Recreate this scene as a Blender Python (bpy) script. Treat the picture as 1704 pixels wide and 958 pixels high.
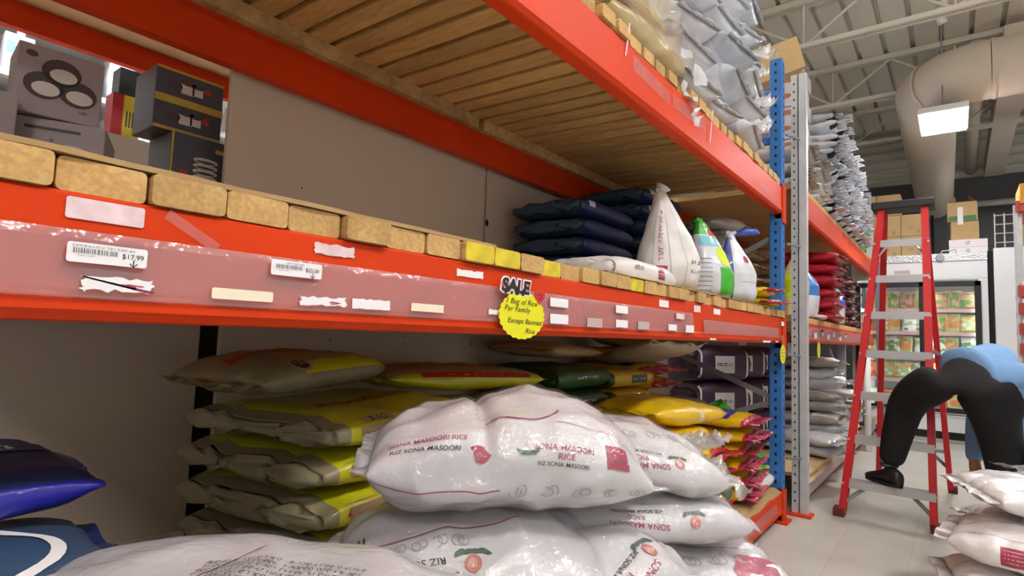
import bpy, bmesh, math, random
from mathutils import Vector, Matrix, Euler, noise

for o in list(bpy.data.objects):
    bpy.data.objects.remove(o, do_unlink=True)
SC = bpy.context.scene
COL = SC.collection
PI = math.pi

# ------------------------------------------------------------------ camera
CAM_Z = 1.03
yaw, pitch, roll = math.radians(38.2), math.radians(4.5), math.radians(2.1)
fwd = Vector((math.cos(yaw) * math.cos(pitch), math.sin(yaw) * math.cos(pitch), math.sin(pitch)))
r0 = Vector((math.sin(yaw), -math.cos(yaw), 0))
u0 = r0.cross(fwd)
rgt = math.cos(roll) * r0 + math.sin(roll) * u0
upv = -math.sin(roll) * r0 + math.cos(roll) * u0
cam_d = bpy.data.cameras.new('camera')
cam = bpy.data.objects.new('camera', cam_d)
COL.objects.link(cam)
cam_d.sensor_width = 36.0
cam_d.lens = 940.0 / 1704.0 * 36.0
cam_d.clip_start = 0.02
m3 = Matrix((rgt, upv, -fwd)).transposed()
cam.matrix_world = Matrix.Translation((0, 0, CAM_Z)) @ m3.to_4x4()
SC.camera = cam

# ------------------------------------------------------------------ view, world
SC.view_settings.view_transform = 'Standard'
SC.view_settings.look = 'None'
SC.view_settings.gamma = 1.0
SC.view_settings.exposure = 0.0
SC.view_settings.use_curve_mapping = False
W = bpy.data.worlds.new('world')
SC.world = W
W.use_nodes = True
W.node_tree.nodes['Background'].inputs[0].default_value = (1.0, 0.97, 0.93, 1)
W.node_tree.nodes['Background'].inputs[1].default_value = 0.56
LAMP_STRENGTH = 78.0
LAMP_SPOTS = [(6.35, 0.05), (3.3, -1.15), (0.6, -1.15), (-2.0, -1.15), (9.6, -1.3)]     # fixtures over the aisle (first in view, last added to light the far wall)
BACK_LAMPS = [(0.3, 3.35), (1.6, 3.35)]                                    # fixtures over the next aisle

# ------------------------------------------------------------------ materials
def srgb(c):
    if isinstance(c, str):
        c = c.lstrip('#'); c = [int(c[i:i + 2], 16) / 255 for i in (0, 2, 4)]
    return tuple((x / 12.92) if x <= 0.04045 else ((x + 0.055) / 1.055) ** 2.4 for x in c) + (1.0,)

MATS = {}
def mat(name, col, rough=0.6, metal=0.0, var=0.0, vscale=6.0, bump=0.0, bscale=20.0, coat=0.0, spec=0.5, stretch=(1, 1, 1), emit=None, subs=0.0):
    if name in MATS: return MATS[name]
    m = bpy.data.materials.new(name); m.use_nodes = True
    nt = m.node_tree; b = nt.nodes['Principled BSDF']
    c = srgb(col)
    b.inputs['Base Color'].default_value = c
    b.inputs['Roughness'].default_value = rough
    b.inputs['Metallic'].default_value = metal
    b.inputs['Specular IOR Level'].default_value = spec
    if coat:
        b.inputs['Coat Weight'].default_value = coat; b.inputs['Coat Roughness'].default_value = 0.07
    if emit:
        b.inputs['Emission Color'].default_value = srgb(emit[0]); b.inputs['Emission Strength'].default_value = emit[1]
    if var or bump:
        tc = nt.nodes.new('ShaderNodeTexCoord'); mp = nt.nodes.new('ShaderNodeMapping')
        mp.inputs['Scale'].default_value = stretch
        nt.links.new(tc.outputs['Object'], mp.inputs['Vector'])
    if var:
        n = nt.nodes.new('ShaderNodeTexNoise'); n.inputs['Scale'].default_value = vscale; n.inputs['Detail'].default_value = 5
        nt.links.new(mp.outputs[0], n.inputs['Vector'])
        r = nt.nodes.new('ShaderNodeValToRGB')
        r.color_ramp.elements[0].position = 0.3; r.color_ramp.elements[1].position = 0.7
        r.color_ramp.elements[0].color = tuple(x * (1 - var) for x in c[:3]) + (1,)
        r.color_ramp.elements[1].color = tuple(min(1, x * (1 + var * 0.5)) for x in c[:3]) + (1,)
        nt.links.new(n.outputs['Fac'], r.inputs[0]); nt.links.new(r.outputs[0], b.inputs['Base Color'])
    if bump:
        n2 = nt.nodes.new('ShaderNodeTexNoise'); n2.inputs['Scale'].default_value = bscale; n2.inputs['Detail'].default_value = 3
        nt.links.new(mp.outputs[0], n2.inputs['Vector'])
        bp = nt.nodes.new('ShaderNodeBump'); bp.inputs['Strength'].default_value = bump; bp.inputs['Distance'].default_value = 0.01
        nt.links.new(n2.outputs['Fac'], bp.inputs['Height']); nt.links.new(bp.outputs[0], b.inputs['Normal'])
        if coat:
            n3 = nt.nodes.new('ShaderNodeTexNoise'); n3.inputs['Scale'].default_value = bscale * 1.3; n3.inputs['Detail'].default_value = 4; n3.inputs['Distortion'].default_value = 1.2
            nt.links.new(mp.outputs[0], n3.inputs['Vector'])
            b3 = nt.nodes.new('ShaderNodeBump'); b3.inputs['Strength'].default_value = min(1, bump * 1.5); b3.inputs['Distance'].default_value = 0.010
            nt.links.new(n3.outputs['Fac'], b3.inputs['Height']); nt.links.new(b3.outputs[0], b.inputs['Coat Normal'])
    MATS[name] = m
    return m

def wood_mat(name, c1, c2, rough=0.75):
    m = bpy.data.materials.new(name); m.use_nodes = True
    nt = m.node_tree; b = nt.nodes['Principled BSDF']; b.inputs['Roughness'].default_value = rough
    b.inputs['Specular IOR Level'].default_value = 0.25
    tc = nt.nodes.new('ShaderNodeTexCoord'); oi = nt.nodes.new('ShaderNodeObjectInfo')
    mp = nt.nodes.new('ShaderNodeMapping'); mp.inputs['Scale'].default_value = (9, 0.9, 9)
    cb = nt.nodes.new('ShaderNodeCombineXYZ'); mu = nt.nodes.new('ShaderNodeMath'); mu.operation = 'MULTIPLY'; mu.inputs[1].default_value = 50
    nt.links.new(oi.outputs['Random'], mu.inputs[0]); nt.links.new(mu.outputs[0], cb.inputs[1])
    nt.links.new(cb.outputs[0], mp.inputs['Location'])
    nt.links.new(tc.outputs['Object'], mp.inputs['Vector'])
    n = nt.nodes.new('ShaderNodeTexNoise'); n.inputs['Scale'].default_value = 1.6; n.inputs['Detail'].default_value = 6; n.inputs['Distortion'].default_value = 0.8
    nt.links.new(mp.outputs[0], n.inputs['Vector'])
    r = nt.nodes.new('ShaderNodeValToRGB')
    r.color_ramp.elements[0].position = 0.32; r.color_ramp.elements[1].position = 0.68
    r.color_ramp.elements[0].color = srgb(c1); r.color_ramp.elements[1].color = srgb(c2)
    nt.links.new(n.outputs['Fac'], r.inputs[0])
    # fine speckle, strongest on the sawn ends
    n2 = nt.nodes.new('ShaderNodeTexNoise'); n2.inputs['Scale'].default_value = 16; n2.inputs['Detail'].default_value = 4
    nt.links.new(mp.outputs[0], n2.inputs['Vector'])
    mr = nt.nodes.new('ShaderNodeMapRange'); mr.inputs[1].default_value = 0.35; mr.inputs[2].default_value = 0.7; mr.inputs[3].default_value = 0.78; mr.inputs[4].default_value = 1.08
    nt.links.new(n2.outputs['Fac'], mr.inputs[0])
    mx = nt.nodes.new('ShaderNodeVectorMath'); mx.operation = 'SCALE'
    nt.links.new(r.outputs[0], mx.inputs[0]); nt.links.new(mr.outputs[0], mx.inputs['Scale'])
    # per-board tone
    mr2 = nt.nodes.new('ShaderNodeMapRange'); mr2.inputs[3].default_value = 0.82; mr2.inputs[4].default_value = 1.1
    nt.links.new(oi.outputs['Random'], mr2.inputs[0])
    mx2 = nt.nodes.new('ShaderNodeVectorMath'); mx2.operation = 'SCALE'
    nt.links.new(mx.outputs[0], mx2.inputs[0]); nt.links.new(mr2.outputs[0], mx2.inputs['Scale'])
    nt.links.new(mx2.outputs[0], b.inputs['Base Color'])
    MATS[name] = m
    return m

def film_mat(name, fac=0.22, rough=0.1, tint=(1, 1, 1), body=0.0):
    m = bpy.data.materials.new(name); m.use_nodes = True
    nt = m.node_tree; nt.nodes.remove(nt.nodes['Principled BSDF'])
    out = nt.nodes['Material Output']
    t = nt.nodes.new('ShaderNodeBsdfTransparent'); g = nt.nodes.new('ShaderNodeBsdfGlossy'); d = nt.nodes.new('ShaderNodeBsdfDiffuse')
    t.inputs[0].default_value = tint + (1,); g.inputs['Roughness'].default_value = rough; d.inputs[0].default_value = (0.85, 0.84, 0.83, 1)
    m1 = nt.nodes.new('ShaderNodeMixShader'); m2 = nt.nodes.new('ShaderNodeMixShader')
    m1.inputs[0].default_value = fac; m2.inputs[0].default_value = body
    tc = nt.nodes.new('ShaderNodeTexCoord'); n2 = nt.nodes.new('ShaderNodeTexNoise'); n2.inputs['Scale'].default_value = 45; n2.inputs['Detail'].default_value = 2
    nt.links.new(tc.outputs['Object'], n2.inputs['Vector'])
    bp = nt.nodes.new('ShaderNodeBump'); bp.inputs['Strength'].default_value = 0.6; bp.inputs['Distance'].default_value = 0.01
    nt.links.new(n2.outputs['Fac'], bp.inputs['Height']); nt.links.new(bp.outputs[0], g.inputs['Normal'])
    nt.links.new(t.outputs[0], m1.inputs[1]); nt.links.new(g.outputs[0], m1.inputs[2])
    nt.links.new(m1.outputs[0], m2.inputs[1]); nt.links.new(d.outputs[0], m2.inputs[2])
    nt.links.new(m2.outputs[0], out.inputs['Surface'])
    MATS[name] = m
    return m

def floor_mat():
    m = bpy.data.materials.new('floor_tile'); m.use_nodes = True
    nt = m.node_tree; b = nt.nodes['Principled BSDF']; b.inputs['Roughness'].default_value = 0.32
    tc = nt.nodes.new('ShaderNodeTexCoord')
    br = nt.nodes.new('ShaderNodeTexBrick'); br.offset = 0.0
    br.inputs['Color1'].default_value = srgb('#cfccc2'); br.inputs['Color2'].default_value = srgb('#c8c5ba'); br.inputs['Mortar'].default_value = srgb('#bcb8ac')
    br.inputs['Scale'].default_value = 1.0; br.inputs['Mortar Size'].default_value = 0.002
    br.inputs['Brick Width'].default_value = 0.305; br.inputs['Row Height'].default_value = 0.305
    nt.links.new(tc.outputs['Object'], br.inputs['Vector'])
    n = nt.nodes.new('ShaderNodeTexNoise'); n.inputs['Scale'].default_value = 2.3; n.inputs['Detail'].default_value = 8; n.inputs['Roughness'].default_value = 0.65
    nt.links.new(tc.outputs['Object'], n.inputs['Vector'])
    mr = nt.nodes.new('ShaderNodeMapRange'); mr.inputs[1].default_value = 0.3; mr.inputs[2].default_value = 0.75; mr.inputs[3].default_value = 0.82; mr.inputs[4].default_value = 1.05
    nt.links.new(n.outputs['Fac'], mr.inputs[0])
    mx = nt.nodes.new('ShaderNodeVectorMath'); mx.operation = 'SCALE'
    nt.links.new(br.outputs[0], mx.inputs[0]); nt.links.new(mr.outputs[0], mx.inputs['Scale']); nt.links.new(mx.outputs[0], b.inputs['Base Color'])
    return m

ORANGE = mat('orange_rack_paint', '#cf3b0c', 0.5, var=0.08, vscale=4, spec=0.18)
ORANGE_DK = ORANGE
BLUE = mat('blue_rack_paint', '#2d6db4', 0.45, var=0.12, vscale=8)
GALV = mat('galvanised_steel', '#c6c8c9', 0.42, 0.15, var=0.15, vscale=10)
STEEL = mat('grey_steel_brace', '#8f9498', 0.45, 0.5)
DARK = mat('dark_hole', '#0c0c0d', 0.8)
PINE = wood_mat('pine_board', '#c2985f', '#d4ae72')
PINE_END = PINE
LEDGER = wood_mat('pine_ledger', '#b58c58', '#d6b57f')
YELLOWPAINT = mat('yellow_painted_end', '#d6c02a', 0.7, var=0.25, vscale=30)
CARD = mat('cardboard', '#a98a5e', 0.85, var=0.12, vscale=5)
CARD2 = mat('pale_cardboard', '#c3a473', 0.85, var=0.08, vscale=5)
PANELM = mat('white_wall_board', '#d2c3b1', 0.6, var=0.05, vscale=1.5, spec=0.3)
WHITE = mat('white_paint', '#e2e3e0', 0.4)
PAPER = mat('paper_white', '#f1ecec', 0.7)
PAPER_P = mat('paper_pinkish', '#ecd0d2', 0.7, var=0.18, vscale=35)
PAPER_C = mat('paper_cream', '#efe3c8', 0.7)
PAPER_G = mat('paper_grey', '#bfa9a6', 0.7)
INK = mat('black_ink', '#17171a', 0.7)
INKG = mat('grey_ink', '#77767a', 0.7)
INKF = mat('faded_ink', '#a8a3a4', 0.7)
BURG = mat('burgundy_ink', '#a02c4a', 0.45, coat=0.5)
PINKINK = mat('pale_pink_ink', '#dcb9bd', 0.5)
GREENINK = mat('leaf_green_ink', '#47604a', 0.5)
ORANGEINK = mat('fruit_orange_ink', '#c07a68', 0.45)
REDINK = mat('red_ink', '#b8231b', 0.5)
YCARD = mat('fluorescent_yellow_card', '#e4de0e', 0.6)
CLEAR = film_mat('clear_strip_plastic', 0.06, 0.2, (0.93, 0.90, 0.93), 0.10)
FILM = film_mat('clear_bag_film', 0.36, 0.14, (1, 1, 1), 0.18)
FILM_W = film_mat('milky_bag_film', 0.25, 0.2, (1, 1, 1), 0.5)
GLASS = film_mat('door_glass', 0.08, 0.03, (0.97, 0.99, 0.98), 0.0)
BAGW = mat('white_woven_bag', '#cfcbcd', 0.42, var=0.07, vscale=9, bump=0.3, bscale=15, coat=0.75)
BAGW2 = mat('matt_white_bag', '#e6e1dc', 0.5, var=0.05, bump=0.2, bscale=18, coat=0.15)
BAGWR = mat('wrapped_white_bag', '#e9e4e3', 0.3, var=0.08, vscale=12, bump=0.55, bscale=22, coat=0.9)
BAGG = mat('grey_plastic_bag', '#bfc4cc', 0.35, var=0.2, vscale=8, bump=0.4, bscale=18, coat=0.6)
BAGLG = mat('light_grey_bag', '#dcdee3', 0.4, var=0.15, vscale=8, bump=0.4, bscale=18, coat=0.5)
BAGPALE = mat('beige_grey_bag', '#b5aca0', 0.5, var=0.15, vscale=8, bump=0.3, bscale=18, coat=0.2)
BAGY = mat('yellow_bag', '#e3b80c', 0.35, var=0.08, bump=0.25, bscale=20, coat=0.5)
BAGYG = mat('lime_yellow_bag', '#c9c51c', 0.4, var=0.08, bump=0.25, bscale=20, coat=0.4)
BAGYL = mat('pale_yellow_bag', '#e2cf9c', 0.4, var=0.12, bump=0.3, bscale=20, coat=0.5)
BAGTAN = mat('tan_bag', '#ab8d68', 0.6, var=0.15, bump=0.3, bscale=16)
BAGKH = mat('khaki_bag', '#8f8464', 0.5, var=0.18, bump=0.35, bscale=16, coat=0.35)
BAGR = mat('red_bag', '#b3182b', 0.4, var=0.1, bump=0.35, bscale=16, coat=0.3)
BAGMAG = mat('crimson_seal', '#bd1640', 0.3, var=0.15, bump=0.35, bscale=30, coat=0.7)
BAGNAVY = mat('navy_bag', '#1c2c5c', 0.5, var=0.12, bump=0.3, bscale=14, coat=0.15)
BAGBLUE = mat('royal_blue_bag', '#2322a0', 0.35, var=0.1, bump=0.3, bscale=16, coat=0.5)
BAGSTEEL = mat('dull_blue_bag', '#2f4763', 0.5, var=0.1, bump=0.2, bscale=10, coat=0.2)
BAGGREEN = mat('dark_green_bag', '#1e4a1c', 0.45, var=0.12, bump=0.3, bscale=16, coat=0.3)
BAGLIME = mat('bright_green_bag', '#3fb02a', 0.35, var=0.1, bump=0.3, bscale=18, coat=0.5)
BAGPURP = mat('purple_bag', '#47203f', 0.5, var=0.12, bump=0.25, bscale=14, coat=0.2)
BAGWINE = mat('wine_bag', '#5c1226', 0.4, var=0.1, bump=0.3, bscale=14, coat=0.3)
SKYB = mat('sky_blue_print', '#7cc8d6', 0.4, coat=0.4)
LEMON = mat('lemon_print', '#d9ea1a', 0.4, coat=0.4)
NAVYINK = mat('navy_ink', '#26407f', 0.4, coat=0.3)
LADDER = mat('red_fibreglass', '#c3161c', 0.4, var=0.06, vscale=5)
ALU = mat('aluminium_step', '#c9cbcd', 0.35, 0.6)
BLACKP = mat('black_plastic', '#1b1b1d', 0.55)
RUBBER = mat('dark_red_rubber', '#5a1a1c', 0.7)
DECKM = mat('painted_roof_deck', '#dbd6c9', 0.6, var=0.05, vscale=1)
JOISTM = mat('painted_joist', '#c9c4b7', 0.6)
DUCTM = mat('painted_duct', '#cdc2b3', 0.5, var=0.05, vscale=2)
DARKWALL = mat('charcoal_wall', '#5a5a5b', 0.8, var=0.06)
FRIDGEW = mat('fridge_white', '#dfe3e2', 0.35)
DIAMOND = mat('diamond_plate', '#c2c5c6', 0.35, 0.55, bump=0.9, bscale=55)
LAMPBODY = mat('lamp_housing', '#d5d5d2', 0.4)
ADDED_UPLIGHT = mat('added_uplight_glow', '#ffffff', .4, emit=('#fdf8f0', 300.0))  # added upward emission that brightens the ceiling
LAMPGLOW = mat('lamp_panel', '#ffffff', 0.4, emit=('#fbfaff', LAMP_STRENGTH))

# ------------------------------------------------------------------ object helpers
ORG = {}
def tag(o, label=None, cat=None, group=None, kind=None):
    if label: o['label'] = label
    if cat: o['category'] = cat
    if group: o['group'] = group
    if kind: o['kind'] = kind
    return o

def thing(name, label, cat, loc=(0, 0, 0), group=None):
    o = bpy.data.objects.new(name, None); COL.objects.link(o)
    o.empty_display_size = 0.05
    o.location = loc; ORG[o] = Vector(loc)
    return tag(o, label, cat, group)

class MB:
    """collects shapes in world coordinates"""
    def __init__(s): s.v = []; s.f = []; s.m = []
    def add(s, vs, fs, mi=0):
        b = len(s.v); s.v += [tuple(v) for v in vs]
        for f in fs: s.f.append(tuple(b + i for i in f)); s.m.append(mi)
        return s
    def box(s, x0, x1, y0, y1, z0, z1, mi=0, M=None):
        vs = [Vector(p) for p in ((x0, y0, z0), (x1, y0, z0), (x1, y1, z0), (x0, y1, z0), (x0, y0, z1), (x1, y0, z1), (x1, y1, z1), (x0, y1, z1))]
        if M is not None: vs = [M @ v for v in vs]
        return s.add(vs, [(0, 3, 2, 1), (4, 5, 6, 7), (0, 1, 5, 4), (1, 2, 6, 5), (2, 3, 7, 6), (3, 0, 4, 7)], mi)
    def bar(s, a, b, w, h, mi=0, up=(0, 0, 1)):
        a = Vector(a); b = Vector(b); d = (b - a).normalized(); up = Vector(up)
        sd = d.cross(up)
        if sd.length < 1e-4: sd = d.cross(Vector((1, 0, 0)))
        sd.normalize(); n = sd.cross(d)
        vs = []
        for p in (a, b):
            for i, j in ((-1, -1), (1, -1), (1, 1), (-1, 1)): vs.append(p + sd * (i * w / 2) + n * (j * h / 2))
        return s.add(vs, [(0, 1, 2, 3), (7, 6, 5, 4), (0, 4, 5, 1), (1, 5, 6, 2), (2, 6, 7, 3), (3, 7, 4, 0)], mi)
    def tube(s, pts, rad, n=10, mi=0, cap=True):
        pts = [Vector(p) for p in pts]; rings = []
        prev = None
        for i, p in enumerate(pts):
            d = (pts[min(i + 1, len(pts) - 1)] - pts[max(i - 1, 0)]).normalized()
            if prev is None:
                a = d.cross(Vector((0, 0, 1)))
                if a.length < 1e-3: a = d.cross(Vector((1, 0, 0)))
            else: a = prev - d * prev.dot(d)
            a.normalize(); prev = a; b = d.cross(a)
            rr = rad[i] if isinstance(rad, (list, tuple)) else rad
            rings.append([p + (a * math.cos(2 * PI * k / n) + b * math.sin(2 * PI * k / n)) * rr for k in range(n)])
        vs = [v for r in rings for v in r]; fs = []
        for i in range(len(pts) - 1):
            for k in range(n):
                k2 = (k + 1) % n
                fs.append((i * n + k, i * n + k2, (i + 1) * n + k2, (i + 1) * n + k))
        if cap: fs += [tuple(range(n))[::-1], tuple((len(pts) - 1) * n + k for k in range(n))]
        return s.add(vs, fs, mi)
    def prism(s, poly, fn0, fn1, mi=0):
        """poly of 2-D points extruded between two maps"""
        n = len(poly); vs = [fn0(*p) for p in poly] + [fn1(*p) for p in poly]
        fs = [tuple(range(n))[::-1], tuple(range(n, 2 * n))] + [(i, (i + 1) % n, n + (i + 1) % n, n + i) for i in range(n)]
        return s.add(vs, fs, mi)
    def build(s, name, mats, parent=None, smooth=False, bevel=0.0, seg=2, label=None, cat=None, group=None, kind=None):
        if not isinstance(mats, (list, tuple)): mats = [mats]
        if parent is not None: org = ORG[parent]
        else:
            xs = [v[0] for v in s.v]; ys = [v[1] for v in s.v]; zs = [v[2] for v in s.v]
            org = Vector(((min(xs) + max(xs)) / 2, (min(ys) + max(ys)) / 2, min(zs)))
        me = bpy.data.meshes.new(name)
        me.from_pydata([Vector(v) - org for v in s.v], [], s.f)
        for m in mats: me.materials.append(m)
        for p, mi in zip(me.polygons, s.m): p.material_index = mi; p.use_smooth = smooth
        bm = bmesh.new(); bm.from_mesh(me)
        bmesh.ops.recalc_face_normals(bm, faces=bm.faces); bm.to_mesh(me); bm.free()
        o = bpy.data.objects.new(name, me); COL.objects.link(o)
        if parent is not None: o.parent = parent
        else: o.location = org
        ORG[o] = org
        if bevel:
            md = o.modifiers.new('bevel', 'BEVEL'); md.width = bevel; md.segments = seg; md.limit_method = 'ANGLE'
        return tag(o, label, cat, group, kind)

def struct(name, mb, m, **k):
    return mb.build(name, m, kind='structure', **k)

# ------------------------------------------------------------------ 2-D shapes: text, rounded cards, strokes
TXT = {}
def text2d(body, size=0.05, bold=0.0, shear=0.0, align='CENTER', spacing=1.0, squash=1.0):
    key = (body, bold, shear, spacing)
    if key not in TXT:
        cu = bpy.data.curves.new('t', 'FONT'); cu.body = body; cu.size = 1.0; cu.offset = bold; cu.shear = shear
        cu.space_character = spacing; cu.resolution_u = 3; cu.fill_mode = 'BOTH'
        ob = bpy.data.objects.new('t', cu); COL.objects.link(ob)
        dg = bpy.context.evaluated_depsgraph_get(); ev = ob.evaluated_get(dg); me = ev.to_mesh()
        vs = [(v.co.x, v.co.y) for v in me.vertices]; fs = [tuple(p.vertices) for p in me.polygons]
        ev.to_mesh_clear(); bpy.data.objects.remove(ob); bpy.data.curves.remove(cu)
        TXT[key] = (vs, fs)
    vs, fs = TXT[key]
    if not vs: return [], []
    x0 = min(v[0] for v in vs); x1 = max(v[0] for v in vs); y0 = min(v[1] for v in vs); y1 = max(v[1] for v in vs)
    cx = (x0 + x1) / 2 if align == 'CENTER' else x0
    return [((x - cx) * size * squash, (y - (y0 + y1) / 2) * size) for x, y in vs], fs

def scrib(body, size=0.05, *a, **k):
    """print too small to read in the photograph: a row of letter-like strokes, as long as body"""
    rr = random.Random(len(body) * 7 + ord(body[0])); vs = []; fs = []; x = 0; w = size * .1
    for ch in body:
        if ch == ' ': x += size * .35; continue
        h = size * .7; cw = size * .42
        kinds = rr.sample(('l', 'r', 'm', 't', 'd', 'o'), 2)
        for q in kinds:
            p = {'l': [(x, -h / 2), (x, h / 2)], 'r': [(x + cw, -h / 2), (x + cw, h / 2)], 'm': [(x, 0), (x + cw, 0)], 't': [(x, h / 2), (x + cw, h / 2)], 'd': [(x, -h / 2), (x + cw, h / 2)],
                 'o': arcpts(cw / 2, h / 2, 0, 300, 8, x + cw / 2, 0)}[q]
            v, f = stroke2d(p, w); b = len(vs); vs += v; fs += [tuple(b + i for i in g) for g in f]
        x += size * .6
    return [(p - x / 2, q) for p, q in vs], fs

def rrect(w, h, r=0.004, n=3):
    p = []
    for cx, cy, a in ((w / 2 - r, h / 2 - r, 0), (-w / 2 + r, h / 2 - r, 90), (-w / 2 + r, -h / 2 + r, 180), (w / 2 - r, -h / 2 + r, 270)):
        for k in range(n + 1):
            t = math.radians(a + 90 * k / n); p.append((cx + r * math.cos(t), cy + r * math.sin(t)))
    return p

def gridrect(w, h, step=0.012):
    nx = max(1, int(w / step)); ny = max(1, int(h / step)); vs = []; fs = []
    for j in range(ny + 1):
        for i in range(nx + 1): vs.append((-w / 2 + w * i / nx, -h / 2 + h * j / ny))
    for j in range(ny):
        for i in range(nx):
            a = j * (nx + 1) + i; fs.append((a, a + 1, a + nx + 2, a + nx + 1))
    return vs, fs

def disc2d(rx, ry, n=18, rings=2, wob=0.0, seed=0):
    vs = [(0, 0)]; fs = []
    for k in range(1, rings + 1):
        for i in range(n):
            a = 2 * PI * i / n; q = 1 + wob * noise.noise(Vector((math.cos(a) * 1.5 + seed, math.sin(a) * 1.5, k * .1)))
            vs.append((rx * k / rings * math.cos(a) * q, ry * k / rings * math.sin(a) * q))
    for i in range(n): fs.append((0, 1 + i, 1 + (i + 1) % n))
    for k in range(rings - 1):
        for i in range(n):
            a = 1 + k * n + i; b = 1 + k * n + (i + 1) % n; fs.append((a, a + n, b + n, b))
    return vs, fs

def stroke2d(pts, w):
    vs = []; fs = []
    for i, p in enumerate(pts):
        a = pts[max(0, i - 1)]; b = pts[min(len(pts) - 1, i + 1)]
        dx, dy = b[0] - a[0], b[1] - a[1]; l = math.hypot(dx, dy) or 1
        vs += [(p[0] - dy / l * w / 2, p[1] + dx / l * w / 2), (p[0] + dy / l * w / 2, p[1] - dx / l * w / 2)]
    for i in range(len(pts) - 1): fs.append((2 * i, 2 * i + 1, 2 * i + 3, 2 * i + 2))
    return vs, fs

def arcpts(rx, ry, a0, a1, n=12, cx=0, cy=0):
    return [(cx + rx * math.cos(math.radians(a0 + (a1 - a0) * i / n)), cy + ry * math.sin(math.radians(a0 + (a1 - a0) * i / n))) for i in range(n + 1)]

def flat_add(mb, vf, origin, ax, ay, mi, rot=0.0, off=(0, 0), flipn=None):
    """put a flat 2-D shape into a mesh builder on the plane origin + a*ax + b*ay"""
    vs, fs = vf; c, s = math.cos(rot), math.sin(rot)
    O = Vector(origin); ax = Vector(ax); ay = Vector(ay)
    mb.add([O + ax * (off[0] + c * a - s * b) + ay * (off[1] + s * a + c * b) for a, b in vs], fs, mi)

# ------------------------------------------------------------------ bags
def sp(x, e): return math.copysign(abs(x) ** e, x)

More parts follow.
